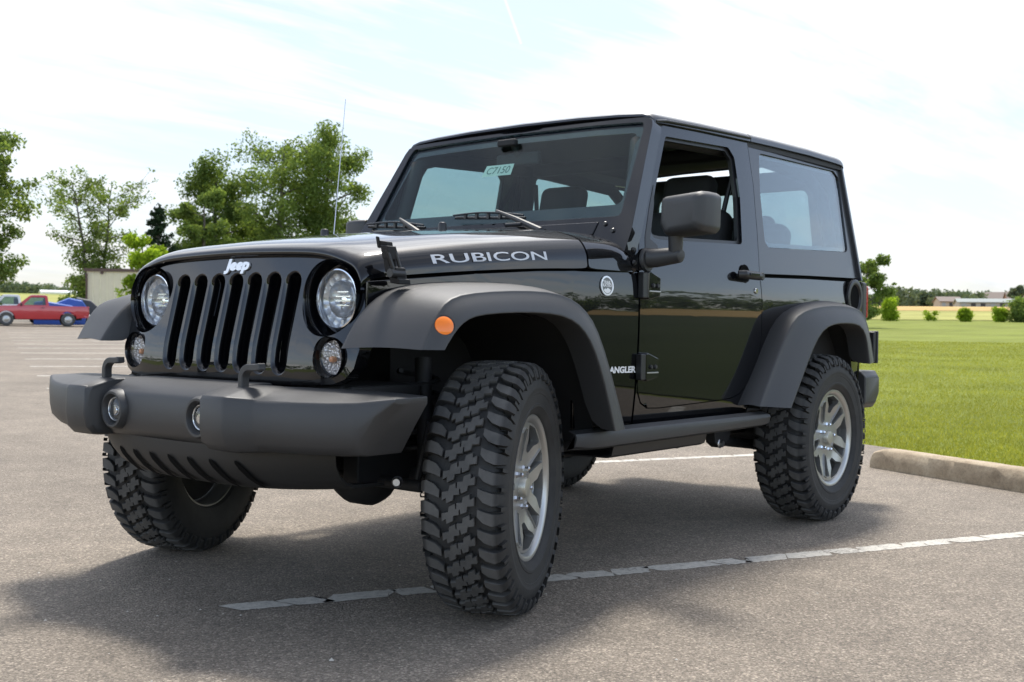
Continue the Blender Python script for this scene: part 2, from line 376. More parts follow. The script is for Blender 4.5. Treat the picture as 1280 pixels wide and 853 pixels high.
def turf(name, c0, c1, c2, sc=1.0):
    m, t, b = mat(name); g = t.add('ShaderNodeNewGeometry'); P = g.outputs['Position']
    f = t.noise(t.vscale(P, (1, 1, .1)), 22*sc, 8, .75); w = t.noise(P, .16*sc, 4, .6); w2 = t.noise(t.vscale(P, (.35, 1.4, 1)), .5*sc, 4, .6)
    c = t.ramp(f, [(.28, c0), (.5, c1), (.74, c2)])
    c = t.mix(1, c, t.ramp(w, [(.3, .80), (.7, 1.2)]), 'MULTIPLY'); c = t.mix(t.ramp(w2, [(.42, 0), (.7, .35)]), c, tuple(min(1, q*1.25+.01) for q in c2))
    t.link(c, b.inputs['Base Color']); b.inputs['Roughness'].default_value = .9; b.inputs['Specular IOR Level'].default_value = .15
    bp = t.add('ShaderNodeBump'); bp.inputs['Strength'].default_value = .9; bp.inputs['Distance'].default_value = .03; t.link(f, bp.inputs['Height']); t.link(bp.outputs[0], b.inputs['Normal'])
    return m
M['grass'] = turf('mown_grass', (.106, .134, .018), (.146, .172, .026), (.186, .206, .040))
M['crop'] = turf('ripe_grain', (.30, .19, .07), (.40, .27, .10), (.48, .34, .14), .35)
M['scrub'] = turf('rough_meadow', (.16, .17, .04), (.25, .25, .07), (.33, .31, .10), .4)
def leaf(name, c0, c1, c2, tr=.35):
    m = bpy.data.materials.new(name); m.use_nodes = True; t = NT(m.node_tree); t.n.clear(); o = t.add('ShaderNodeOutputMaterial')
    g = t.add('ShaderNodeNewGeometry'); c = t.ramp(g.outputs['Random Per Island'], [(0, c0), (.5, c1), (1, c2)])
    c = t.mix(1, c, t.ramp(t.noise(g.outputs['Position'], .45, 3), [(.3, .75), (.7, 1.25)]), 'MULTIPLY')
    d = t.add('ShaderNodeBsdfDiffuse'); tl = t.add('ShaderNodeBsdfTranslucent'); mx = t.add('ShaderNodeMixShader'); mx.inputs[0].default_value = tr
    t.link(c, d.inputs[0]); t.link(t.mix(1, c, (1.5, 1.4, .7), 'MULTIPLY'), tl.inputs[0]); t.link(d.outputs[0], mx.inputs[1]); t.link(tl.outputs[0], mx.inputs[2]); t.link(mx.outputs[0], o.inputs[0])
    return m
M['blade'] = leaf('grass_blades', (.160, .190, .03), (.212, .235, .045), (.275, .285, .07), .5)
M['leaf_mid'] = leaf('leaves_mid_green', (.092, .145, .040), (.138, .198, .058), (.195, .255, .085), .48)
M['leaf_dark'] = leaf('leaves_dark_green', (.075, .12, .035), (.115, .17, .05), (.16, .22, .07), .5)
M['leaf_light'] = leaf('leaves_bright_green', (.15, .235, .02), (.21, .31, .03), (.27, .37, .05), .5)
M['needle'] = leaf('dark_needles', (.016, .032, .017), (.026, .045, .024), (.04, .06, .032), .15)
M['leaf_hazed'] = leaf('leaves_hazed_wood', (.085, .115, .075), (.11, .145, .092), (.14, .17, .115), .3)  # distance haze put into the colour, paler and greyer than near leaves
M['bark'] = simple('bark', (.10, .085, .07), .9, var=.4)

# ================================================================== THE BLACK CAR (x forward from the front axle, y to its left, z up)
car = tag(empty('off_road_car'), 'glossy black two-door off-road car with round headlights, parked close up across a white stall line', 'car')
WB = 2.424
YB = [(.42, .605), (.2, .652), (0, .695), (-.58, .752), (-.87, .775), (-1.9, .782), (-3.0, .775), (-3.1, .765)]
def ys(x, z):
    yb = interp(YB, x)
    lo = -.025*(min(0, z-.98)/.42)**2
    t = max(0, z-1.03)
    return yb+lo-(.18*(t-.06*(1-math.exp(-t/.06)))*1.0) if z > 1.03 else yb+lo
side = lambda x, z: (x, ys(x, z), z)
HR = [(.779, 1.118), (.771, 1.171), (.746, 1.213), (.71, 1.233), (.653, 1.251), (.60, 1.259), (.38, 1.276), (0, 1.288)]
HF = [(.602, 1.045), (.600, 1.070), (.570, 1.112), (.50, 1.138), (.44, 1.152), (.36, 1.161), (.2, 1.167), (0, 1.170)]
def smooth_sec(P, n=4):
    """Catmull-Rom through half-section points"""
    Q = [(2*P[0][0]-P[1][0], 2*P[0][1]-P[1][1])]+P+[(-P[-2][0], P[-2][1])]; o = []
    for i in range(1, len(Q)-2):
        for k in range(n):
            t = k/n; p = []
            for c in (0, 1):
                a, b, d, e = Q[i-1][c], Q[i][c], Q[i+1][c], Q[i+2][c]
                p.append(.5*(2*b+(d-a)*t+(2*a-5*b+4*d-e)*t*t+(3*b-a-3*d+e)*t**3))
            o.append(tuple(p))
    return o+[P[-1]]
SR, SF = smooth_sec(HR), smooth_sec(HF)
def hood_sec(x):
    t = (.405-x)/.935; w = interp(YB, x); wr = interp(YB, -.53); wf = interp(YB, .405)
    k = (w-wf)/(wr-wf) if t < 1 else 1+(t-1)*.3
    return [(a[0]+(b[0]-a[0])*k, a[1]+(b[1]-a[1])*t+.010*4*t*(1-t)) for a, b in zip(SF, SR)]
def hood_y(x, z):
    s = hood_sec(x)
    for (y0, z0), (y1, z1) in zip(s, s[1:]):
        if z0 <= z <= z1: return y0+(y1-y0)*(z-z0)/(z1-z0)
    return s[0][0]
def full(sec, x): return [(x, y, z) for y, z in sec]+[(x, -y, z) for y, z in sec[-2::-1]]

# ---- hood and cowl
h = MB(); rows = []
f0 = hood_sec(.405)
def inset(sec, dy, dz): return [(y*(1-dy), z+dz) for y, z in sec]
rows.append(full(inset(f0, .035, -.046), .394)); rows.append(full(inset(f0, .010, -.040), .408)); rows.append(full(inset(f0, .004, -.028), .4115)); rows.append(full(inset(f0, .001, -.0175), .404))
for x, dz in ((.390, -.0105), (.370, -.005), (.345, -.0015)): rows.append(full(inset(hood_sec(x), 0, dz), x))
for x in [.3, .22, .12, 0, -.12, -.24, -.36, -.46, -.515]: rows.append(full(hood_sec(x), x))
h.grid(rows).build('hood', M['paint'], car, solid=.012, smooth=180, recalc=True, subd=1)
c = MB(); rows = []
for x, dz in ((-.522, 0), (-.6, 0), (-.7, .0), (-.78, -.004), (-.815, -.022), (-.83, -.06)):
    s = hood_sec(-.53); g = (-.53-x)
    rows.append(full([(y-.02*g if dz == 0 else y-.02*g, z+.03*g*(1 if z > 1.15 else .2)+dz*(1 if z > 1.15 else 0)) for y, z in s], x))
cow = c.grid(rows).build('cowl', M['paint'], car, solid=.012, smooth=180, subd=1)
# near-black sheet under the hood: shade of the seam put in as colour
e = MB()
e.grid([full([(y*.93, z-.034) for y, z in hood_sec(x)], x) for x in (.38, .2, 0, -.3, -.6, -.8)]); e.build('hood_gap_shade', M['void'], car, smooth=60)
# hood bumpers, washer nozzle
for bx, by in ((-.45, .141), (-.2, -.248)):
    zc = hood_sec(bx)[-1][1]-.012*(by/.4)**2
    MB().tube([(bx, by, zc-.01), (bx, by, zc+.018), (bx, by, zc+.026)], [.017, .016, .012], 14).build('hood_bumper', M['trim'], car, bevel=.003)

# ---- lettering on the hood sides
for s in (1, -1):
    def pl(a, b, d, s=s):
        x = -.075-a*s; t = (.405-x)/.935
        z = 1.045+t*.073+.010*4*t*(1-t)+.041+b; return (x, s*(hood_y(x, z)+.0014+d), z)
    text_mb('RUBICON', .041, .0003, .0003, 2.72, 0, pl).build('hood_lettering', M['decal'], car, smooth=0)

# ---- fender sides, body side, doors, hardtop
FEN = [(.395, 1.037), (.0, 1.078), (-.30, 1.102), (-.53, 1.1135), (-.70, 1.121), (-.862, 1.124), (-.862, .545), (-.52, .545), (-.50, .68), (-.43, .82), (-.30, .93), (-.1, .965), (.2, .965), (.33, .93), (.395, .86)]
DR_TOP = [(-.869, 1.143), (-.905, 1.277), (-.967, 1.406), (-1.071, 1.577), (-1.150, 1.700), (-1.166, 1.722), (-1.20, 1.735), (-1.318, 1.747), (-1.671, 1.771), (-1.925, 1.785), (-1.94, 1.775), (-1.938, 1.577), (-1.905, 1.354), (-1.866, 1.150)]
DR_LOW = [(-1.869, 1.0), (-1.872, .88), (-1.852, .775), (-1.812, .71), (-1.762, .665), (-1.70, .63), (-1.64, .616), (-1.54, .61), (-1.05, .60), (-.96, .603), (-.91, .625), (-.88, .67), (-.868, .75), (-.866, 1.0)]
DWIN = rounded([(-1.205, 1.692), (-1.745, 1.720), (-1.79, 1.68), (-1.788, 1.50), (-1.742, 1.285), (-1.06, 1.258), (-.985, 1.262), (-1.005, 1.345), (-1.075, 1.475)], .03)
QB = [(-1.876, 1.145), (-1.879, 1.0), (-1.878, .88), (-1.858, .773), (-1.817, .706), (-1.765, .661), (-1.702, .6255), (-1.64, .6115), (-1.54, .6055), (-1.05, .5955), (-.958, .5985), (-.906, .621), (-.876, .665), (-.874, .70), (-.870, .70), (-.870, .54), (-1.79, .54), (-1.86, .66), (-1.95, .82), (-2.08, .93), (-2.25, .985), (-2.6, .985), (-2.77, .92), (-2.87, .79), (-2.91, .62), (-3.07, .62), (-3.085, .72), (-3.09, 1.0), (-3.082, 1.172), (-2.4, 1.160)]
HT = [(-1.948, 1.788), (-1.946, 1.577), (-1.913, 1.354), (-1.876, 1.163), (-2.4, 1.178), (-3.062, 1.193), (-3.086, 1.275), (-3.066, 1.55), (-3.045, 1.80), (-2.5, 1.803)]
QW = rounded([(-2.055, 1.735), (-2.945, 1.757), (-3.0, 1.725), (-2.968, 1.335), (-2.93, 1.325), (-2.01, 1.288), (-1.976, 1.315), (-2.005, 1.55)], .035)
for s in (1, -1):
    f = panel('front_fender', FEN, side, (0, -.012, 0), M['paint'], car, flip=s, cuts=(.08, .06))
    q = panel('body_side', QB, side, (0, -.014, 0), M['paint'], car, flip=s, cuts=(.09, .035))
    d = panel('door', DR_TOP+DR_LOW, lambda x, z: (x, ys(x, z)+.002, z), (0, -.03, 0), M['paint'], car, holes=[DWIN], flip=s, cuts=(.08, .035), bevel=.005)
    # window seal and inner door
    wi = [((x+1.42)*.965-1.42, (z-1.48)*.93+1.48) for x, z in DWIN]
    panel('window_seal', [((x+1.42)*1.004-1.42, (z-1.48)*1.004+1.48) for x, z in DWIN], lambda x, z: (x, ys(x, z)-.012, z), (0, -.016, 0), M['trim'], d, holes=[wi], flip=s, cuts=(.1, .1), bevel=.003)
    MB().grid([[(x, .705, z) for x in (-.9, -1.86)] for z in (.6, 1.2)]).build('door_card', M['interior'], d, flip=s, solid=.03)
    if s == -1:
        panel('door_glass', wi, lambda x, z: (x, ys(x, z)-.02, z), (0, -.004, 0), M['glass_dark'], d, flip=s, cuts=(0, 0), bevel=0)
    hp = panel('hardtop_side', HT, side, (0, -.022, 0), M['hardtop'], car, holes=[QW], flip=s, cuts=(.1, .035), bevel=.008, seg=3)
    wo = [((x+2.48)*.995-2.48, (z-1.53)*.99+1.53) for x, z in QW]
    qi = [((x+2.48)*.955-2.48, (z-1.53)*.90+1.53) for x, z in QW]
    panel('quarter_window', wo, lambda x, z: (x, ys(x, z)-.007, z), (0, -.005, 0), M['glass_dark'], hp, flip=s, cuts=(0, 0), bevel=0)
    panel('window_border', wo, lambda x, z: (x, ys(x, z)-.0135, z), (0, -.004, 0), M['frit'], hp, holes=[qi], flip=s, cuts=(.1, .1), bevel=0)
    # rear corner, and near-black backing that puts shade into the panel gaps
    b = MB()
    b.grid([[(x, ys(x, z)-.026, z) for x in (-.84, -.862, -.88)] for z in (.56, .8, 1.0, 1.13)])
    b.grid([[(x, ys(x, z)-.034, z) for x in (-1.80, -1.88, -1.97)] for z in (.62, .8, 1.0, 1.13)])
    b.grid([[(x, ys(x, z)-.034, z) for x in (-.88, -1.2, -1.5, -1.8)] for z in (.57, .6, .64)])
    b.grid([[(x, ys(x, 1.16)-.03, z) for x in (-1.88, -2.5, -3.06)] for z in (1.13, 1.2)])
    b.grid([[(x, ys(x, z)-.034, z) for x in (-1.90-.0*z, -1.99)] for z in (1.2, 1.4, 1.6, 1.77)])
    b.build('panel_gap_shade', M['void'], car, flip=s)
    # badges
    bd = MB(); cx, cz = -.665, 1.062; yo = ys(cx, cz)
    def onside(a, b2, d2, cx=cx, cz=cz): return (cx-a, ys(cx-a, cz+b2)+.001+d2, cz+b2)
    for r1, r2, dd in ((.036, .030, .004),):
        bd.grid([[onside(r*math.cos(t), r*math.sin(t), d2) for t in [2*math.pi*k/40 for k in range(40)]] for r, d2 in ((r1, 0), (r1, dd), (r2, dd), (r2, .001))], close_u=True)
    ba = bd.build('round_badge', M['badge'], car, flip=s)
    MB().grid([[onside(r*math.cos(t), r*math.sin(t), .0015) for t in [2*math.pi*k/40 for k in range(40)]] for r in (.0305, .0005)], close_u=True).build('badge_disc', simple('badge_grey', (.16, .17, .17), .4, metal=.5), ba, flip=s)
    k = s
    tx = text_mb('TRAIL', .0155, .0004, .0004, 1.1, 0, lambda a, b2, d2: onside(a*k, b2+.012, .003+d2)); t2 = text_mb('RATED', .0155, .0004, .0004, 1.1, 0, lambda a, b2, d2: onside(a*k, b2+.001, .003+d2))
    i = tx.addv(t2.v); tx.f += [tuple(i+j for j in q) for q in t2.f]
    i = tx.addv([onside(a, b2, .003) for a, b2 in ((-.022, -.016), (-.012, -.010), (-.006, -.013), (.002, -.007), (.012, -.011), (.021, -.016), (.012, -.025), (0, -.028), (-.012, -.025))]); tx.f.append(tuple(range(i, i+9)))
    tx.build('badge_lettering', M['white_text'], ba, flip=s, smooth=0)
    wl = text_mb('WRANGLER', .032, .0006, .0012, 1.28, 0, lambda a, b2, d2: (-.742-a*k, ys(-.742-a*k, .752+b2)+.001+d2, .752+b2))
    wl.build('fender_lettering', M['white_text'], car, flip=s, smooth=0)
    # hinges
    for hz_ in (1.072, .762):
        yy = ys(-.9, hz_)
        MB().box((-.872, yy+.012, hz_), (.034, .026, .098)).build('hinge_leaf', M['trim'], d, bevel=.004, flip=s)
        hm = MB(); Mx = Matrix(((1, 0, 0, -.887), (0, 0, 1, yy-.002), (0, 1, 0, hz_), (0, 0, 0, 1)))
        hm.prism([(0, .050), (0, -.050), (-.012, -.054), (-.085, -.040), (-.088, .032), (-.012, .054)], Mx, .030)
        ho = hm.build('hinge', M['paint'], d, bevel=.004, flip=s)
        for dx in (-.03, -.062): MB().lathe([(0, .006), (.007, .006), (.009, 0)], 12, Matrix.Translation((-.887+dx, yy+.029, hz_))).build('hinge_bolt', M['trim'], ho, flip=s)
        MB().box((-.93, yy+.029, hz_-.022), (.08, .004, .005)).build('hinge_rib', M['steel'], ho, flip=s, bevel=.001)
    # handle and lock
    hy = ys(-1.71, 1.15)
    cup = MB().lathe([(.048, .001), (.046, .004), (.036, .002), (.0, .0015)], 32, Matrix.Translation((-1.725, hy, 1.148))).build('handle_cup', M['void'], d, flip=s)
    hh = MB(); hh.tube([(-1.645, hy+.012, 1.149), (-1.66, hy+.034, 1.149), (-1.76, hy+.038, 1.147), (-1.80, hy+.036, 1.146)], [.017, .019, .019, .018], 14)
    ha = hh.build('door_handle', M['trim'], d, bevel=.003, flip=s)
    MB().lathe([(.0, .05), (.016, .05), (.018, .045)], 18, Matrix.Translation((-1.805, hy+.002, 1.146))).build('handle_button', M['trim'], ha, flip=s)
    MB().box((-1.72, hy+.056, 1.151), (.085, .004, .012)).build('handle_glint_bar', M['paint'], ha, flip=s, bevel=.002)
    MB().lathe([(0, .006), (.011, .006), (.013, .002), (.013, 0)], 20, Matrix.Translation((-1.815, ys(-1.815, 1.082)+.002, 1.082))).build('door_lock', M['chrome'], d, flip=s)
    # door mirror
    mb = MB(); prof = rounded([(.838, 1.296), (.845, 1.405), (1.035, 1.414), (1.058, 1.398), (1.055, 1.280), (1.037, 1.262), (.86, 1.256)], .022, 5)
    cy0, cz0 = .948, 1.335; rows = []
    for x, k2 in ((-.852, .60), (-.856, .78), (-.866, .90), (-.885, .97), (-.93, 1.0), (-.985, 1.0), (-.99, .97), (-.985, .90)):
        rows.append([(x+(.02*(y-cy0)/.12), cy0+(y-cy0)*k2, cz0+(z-cz0)*k2) for y, z in prof])
    mb.grid(rows, close_u=True, caps=True)
    mi = mb.build('door_mirror', M['plastic'], car, flip=s, bevel=.006, seg=3)
    MB().grid([[(-.988+(.02*(y-cy0)/.12), cy0+(y-cy0)*.86, cz0+(z-cz0)*.86) for y, z in prof], [(-.988, cy0, cz0)]*len(prof)], close_u=True).build('mirror_glass', M['chrome'], mi, flip=s)
    MB().tube([(-.955, .872, 1.175), (-.952, .876, 1.20), (-.945, .88, 1.265)], [.026, .027, .029], 16).build('mirror_stem', M['plastic'], mi, flip=s, bevel=.003)
    ar = MB(); ar.tube([(-.925, .765, 1.178), (-.94, .80, 1.178), (-.955, .872, 1.186), (-.957, .895, 1.188), (-.957, .903, 1.188)], [.038, .036, .031, .029, .020], 18); ar.build('mirror_arm', M['plastic'], mi, flip=s, bevel=.003)
    MB().lathe([(0, .018), (.042, .016), (.047, .008), (.047, 0)], 28, Matrix.Translation((-.925, ys(-.925, 1.175)+.001, 1.170))).build('mirror_foot', M['plastic'], mi, flip=s)
    if s == -1:      # folded back on the passenger side
        Rm = Matrix.Translation((-.95, -.86, 0)) @ Matrix.Rotation(R_(-84), 4, 'Z') @ Matrix.Translation((.95, .86, 0))
        for q in [mi]+[k for k in bpy.data.objects if k.parent == mi and k.name.startswith('mirror_glass')]: q.data.transform(Rm)
    # black corner behind the door mirror and windscreen hinge cover with bolts
    panel('mirror_sail', [(-.925, 1.19), (-.94, 1.26), (-1.0, 1.38), (-1.055, 1.475), (-1.04, 1.40), (-.995, 1.30), (-.975, 1.255), (-1.02, 1.235), (-1.03, 1.215)], lambda x, z: (x, ys(x, z)+.0035, z), (0, -.005, 0), M['trim'], d, flip=s, cuts=(.1, .1), bevel=.002)
    # fuel filler ring (left side only has it) and tail lamp
    if s == 1:
        MB().lathe([(.098, 0), (.098, .010), (.090, .014), (.074, .012), (.068, .002)], 40, Matrix.Translation((-2.955, ys(-2.95, 1.085)+.001, 1.085))).build('fuel_filler', M['trim'], car)
    if s == 1: MB().lathe([(.0685, .003), (.0, .0025)], 40, Matrix.Translation((-2.955, ys(-2.95, 1.085)+.001, 1.085))).build('filler_recess', M['void'], [q for q in bpy.data.objects if q.name == 'fuel_filler'][0])
    tl = MB().box((-3.115, .705, 1.07), (.06, .135, .21)).build('tail_light', M['trim'], car, bevel=.012, flip=s)
    MB().box((-3.152, .71, 1.07), (.030, .128, .175)).build('tail_lens', M['redlens'], tl, bevel=.012, flip=s)
    # tub behind flare
panel('rear_wall', [(-.76, .60), (.76, .60), (.772, 1.175), (-.772, 1.175)], lambda a, b: (-3.083, a, b), (.02, 0, 0), M['paint'], car, cuts=(.2, .2))
panel('tailgate_glass_frame', [(-.772, 1.18), (.772, 1.18), (.665, 1.79), (-.665, 1.79)], lambda a, b: (-3.082+(b-1.18)*.062, a, b), (.02, 0, 0), M['hardtop'], car, holes=[rounded([(-.50, 1.33), (.50, 1.33), (.47, 1.68), (-.47, 1.68)], .05)], cuts=(.2, .2), bevel=.006)
panel('rear_window', rounded([(-.51, 1.32), (.51, 1.32), (.48, 1.69), (-.48, 1.69)], .05), lambda a, b: (-3.079+(b-1.18)*.062, a, b), (.005, 0, 0), M['glass_dark'], car, cuts=(0, 0), bevel=0)

# ---- roof
EDGE = [(-1.10, 1.762), (-1.2, 1.770), (-1.33, 1.779), (-1.95, 1.803), (-2.5, 1.822), (-3.05, 1.824)]
def roof_sec(x, k=1, drop=0):
    z = interp(EDGE, x)-drop
    return [(.6735*k, z-.028), (.6725*k, z-.016), (.668*k, z-.004), (.655*k, z+.008), (.62*k, z+.017), (.5*k, z+.026), (.3*k, z+.034), (0, z+.038)]
for nm, st in (('roof_panel', [(-1.108, 1, .016), (-1.11, 1, .007), (-1.125, 1, 0), (-1.2, 1, 0), (-1.5, 1, 0), (-1.8, 1, 0), (-1.952, 1, 0)]), ('hardtop_roof', [(-1.958, 1.0, 0), (-2.2, 1, 0), (-2.6, 1, 0), (-2.95, 1, 0), (-3.01, 1, .002), (-3.04, .995, .010), (-3.052, .985, .025)])):
    m = MB(); m.grid([full(roof_sec(x, k, d), x) for x, k, d in st]); m.build(nm, M['hardtop'], car, solid=.02, smooth=50)
m = MB(); m.grid([full([(y*.985, z-.026) for y, z in roof_sec(x)], x) for x in (-1.12, -1.6, -2.2, -3.03)]); m.build('headliner', M['headliner'], car, smooth=50)
for s in (1, -1):   # drip rail over the door
    m = MB(); m.tube([(-1.13, .671, 1.742), (-1.2, .677, 1.752), (-1.33, .677, 1.760), (-1.67, .675, 1.778), (-1.95, .673, 1.790)], .006, 8); m.build('drip_rail', M['trim'], car, flip=s)

# ---- windscreen
XP = lambda z: -.86-.58*(z-1.33)
wsurf = lambda off: (lambda y, z: (XP(z)+off, y, z))
OUT = [(-.757, 1.195), (.757, 1.195), (.756, 1.277), (.735, 1.406), (.705, 1.577), (.682, 1.72), (.672, 1.745), (.64, 1.759), (.4, 1.770), (0, 1.776), (-.4, 1.770), (-.64, 1.759), (-.672, 1.745), (-.682, 1.72), (-.705, 1.577), (-.735, 1.406), (-.756, 1.277)]
GL = rounded([(-.682, 1.338), (.682, 1.338), (.646, 1.70), (.634, 1.738), (.4, 1.748), (0, 1.753), (-.4, 1.748), (-.634, 1.738), (-.646, 1.70)], .02)
VIS = rounded([(-.655, 1.388), (.655, 1.388), (.612, 1.695), (.4, 1.704), (0, 1.709), (-.4, 1.704), (-.612, 1.695)], .03)
ws = panel('windshield_frame', OUT, wsurf(0), (-.068, 0, -.02), M['paint'], car, holes=[GL], cuts=(.12, .1), bevel=.018, seg=4)
panel('windshield', GL, wsurf(-.012), (-.005, 0, 0), M['glass'], car, cuts=(0, 0), bevel=0)
panel('windshield_border', GL, wsurf(-.0185), (-.003, 0, 0), M['frit'], car, holes=[VIS], cuts=(.15, .1), bevel=0)
panel('windshield_cowl_plate', [(-.585, 1.268), (.585, 1.268), (.592, 1.318), (-.592, 1.318)], wsurf(.006), (-.01, 0, 0), M['paint'], ws, cuts=(.2, 0), bevel=.003)
for s in (1, -1):
    for y, z in ((.626, 1.309), (.672, 1.280)): MB().lathe([(0, .008), (.007, .008), (.010, 0)], 14, Matrix.Translation((XP(z)+.001, y, z)) @ Matrix.Rotation(R_(-90), 4, 'Z')).build('frame_bolt', M['trim'], ws, flip=s)
    for x, z in ((-.875, 1.335), (-.862, 1.275), (-.845, 1.205), (-.838, 1.155)):
        MB().lathe([(0, .008), (.008, .008), (.011, 0)], 14, Matrix.Translation((x, ys(x, z)+.004, z))).build('pillar_bolt', M['trim'], ws, flip=s)
    panel('pillar_cover', [(-.80, 1.128), (-.862, 1.128), (-.868, 1.15), (-.900, 1.277), (-.962, 1.406), (-.975, 1.43), (-.935, 1.40), (-.885, 1.29), (-.835, 1.20), (-.81, 1.20)], lambda x, z: (x, ys(x, z)+.0015, z), (0, -.02, 0), M['paint'], ws, flip=s, cuts=(.1, .1), bevel=.003)
# sticker with handwritten code, dome of the mirror, wipers
st = panel('inspection_sticker', [(-.147, 1.5635), (.016, 1.5635), (.012, 1.615), (-.142, 1.615)], wsurf(-.0215), (-.001, 0, 0), simple('pale_green_paper', (.58, .70, .62), .7), car, cuts=(0, 0), bevel=0)
text_mb('C7150', .046, .0003, 0, 1.05, .1, lambda a, b, d: (XP(1.588+b)-.0205+d, -.066+a, 1.588+b)).build('sticker_writing', simple('marker_ink', (.10, .17, .15), .8), st, smooth=0)
rv = MB(); rv.box((-1.13, -.03, 1.645), (.03, .24, .06)); rv.build('inner_mirror', M['interior'], car, bevel=.012)
MB().tube([(-1.125, -.03, 1.66), (-1.09, -.03, 1.715)], .016, 10).build('mirror_mount', M['interior'], car)
MB().box((-1.075, -.05, 1.713), (.03, .10, .03)).build('sensor_pod', M['interior'], car, bevel=.008)
for (a0, a1), (b0, b1) in ((((.355, 1.290), (.071, 1.390)), ((-.165, 1.372), (.226, 1.352))), (((-.322, 1.312), (-.487, 1.384)), ((-.690, 1.358), (-.322, 1.336)))):
    w = MB(); w.tube([(XP(a0[1])+.045, *a0), (XP((a0[1]+a1[1])/2)+.05, (a0[0]+a1[0])/2, (a0[1]+a1[1])/2+.004), (XP(a1[1])+.035, *a1)], [.014, .011, .006], 8)
    wo_ = w.build('wiper', M['plastic'], car)
    w = MB(); n = 12; P = [(XP(b0[1]+(b1[1]-b0[1])*t)+.016, b0[0]+(b1[0]-b0[0])*t, b0[1]+(b1[1]-b0[1])*t) for t in [k/n for k in range(n+1)]]
    w.tube(P, .006, 8); w.tube([(p[0]+.013, p[1], p[2]+.010+.012*math.sin(math.pi*k/n)) for k, p in enumerate(P)], .0045, 6)
    for k in (2, 4, 6, 8, 10): w.box((P[k][0]+.007, P[k][1], P[k][2]+.008), (.012, .012, .024))
    w.build('wiper_blade', M['trim'], wo_)
    MB().lathe([(0, .02), (.02, .018), (.024, 0)], 16, Matrix.Translation((XP(a0[1])+.04, a0[0], a0[1]-.012)) @ Matrix.Rotation(R_(90), 4, 'X')).build('wiper_pivot', M['trim'], wo_)
MB().tube([(-.80, -.45, 1.302), (-.795, -.47, 1.318), (-.785, -.58, 1.320), (-.79, -.60, 1.302)], .009, 8).build('wash_hose', M['trim'], car)
MB().tube([(-.775, .19, 1.318), (-.775, .27, 1.318)], .008, 8).build('wash_nozzle', M['trim'], car)
MB().tube([(-.62, -.70, 1.16), (-.66, -.705, 1.30), (-.735, -.72, 1.925)], [.006, .0024, .0016], 8).build('antenna', M['steel'], car)

# ---- grille
bulb_amber = simple('faint_amber_bulb', (.55, .24, .12), .3)
def gx(y, z):
    e = max(0, abs(y)-.42); q = max(0, .86-z); return .405+(1.06-z)*.235-1.05*q*q-.9*e*e
GO = [(.596, 1.01), (.588, 1.045), (.562, 1.078), (.495, 1.104), (.435, 1.119), (.355, 1.129), (.2, 1.136), (0, 1.139)]
half = GO[::-1]+[(.606, .96), (.612, .90), (.612, .83), (.60, .775), (.572, .742), (.53, .726), (.44, .719), (.2, .713), (0, .711)]
GOUT = half+[(-y, z) for y, z in half[-2:0:-1]]
holes = []; lips = MB()
def slot(k, g):
    y0 = k*.0968; w = .0285+g; zt, zb = 1.0605+g, .758-g
    return ([(y0+w*math.cos(t), zt-w+w*math.sin(t)) for t in [math.pi*j/8 for j in range(9)]]+[(y0+w*.93*math.cos(t), zb+w+w*math.sin(t)) for t in [math.pi+math.pi*j/8 for j in range(9)]])
for k in range(-3, 4):
    holes.append(slot(k, .0145)); rows = []
    for g, d in ((.0145, 0), (.0115, -.0012), (.0085, -.004), (.0055, -.009), (.003, -.016), (.001, -.026), (0, -.05)):
        r = slot(k, g); n_ = len(r); q = []
        for j in range(n_):
            a_, b_ = r[j], r[(j+1) % n_]; m_ = 6 if math.hypot(a_[0]-b_[0], a_[1]-b_[1]) > .1 else 1
            q += [(a_[0]+(b_[0]-a_[0])*i_/m_, a_[1]+(b_[1]-a_[1])*i_/m_) for i_ in range(m_)]
        rows.append([(gx(y, z)+d, y, z) for y, z in q])
    lips.grid(rows, close_u=True)
for s in (1, -1): holes += [circle(s*.474, .985, .117, 44), circle(s*.508, .806, .062, 28)]
gr = panel('grille', GOUT, lambda y, z: (gx(y, z), y, z), (-.05, 0, 0), M['paint'], car, holes=holes, cuts=(.06, .03), bevel=0, extra=lips)
mm, t, b = mat('radiator_mesh'); tco = t.add('ShaderNodeTexCoord'); br = t.add('ShaderNodeTexChecker'); br.inputs['Scale'].default_value = 160; t.link(tco.outputs['Object'], br.inputs['Vector'])
t.link(t.mix(br.outputs['Fac'], (.004, .004, .004), (.016, .016, .017)), b.inputs['Base Color']); b.inputs['Roughness'].default_value = .6
MB().grid([[(gx(0, z)-.062, y, z) for y in (-.36, .36)] for z in (.73, 1.09)]).build('radiator_mesh', mm, gr)
MB().tube([(gx(0, 1.02)-.058, -.095, 1.03), (gx(0, .9)-.057, -.10, .93)], .006, 8).build('hood_prop', M['steel'], gr)
for yy, r in ((-.15, .12),): pass
text_mb('Jeep', .049, .003, .0030, 1.38, .14, lambda a, b2, d: (gx(0, 1.099+b2)+.003+d, a, 1.099+b2)).build('grille_emblem', M['badge'], gr, bevel=0, smooth=0)
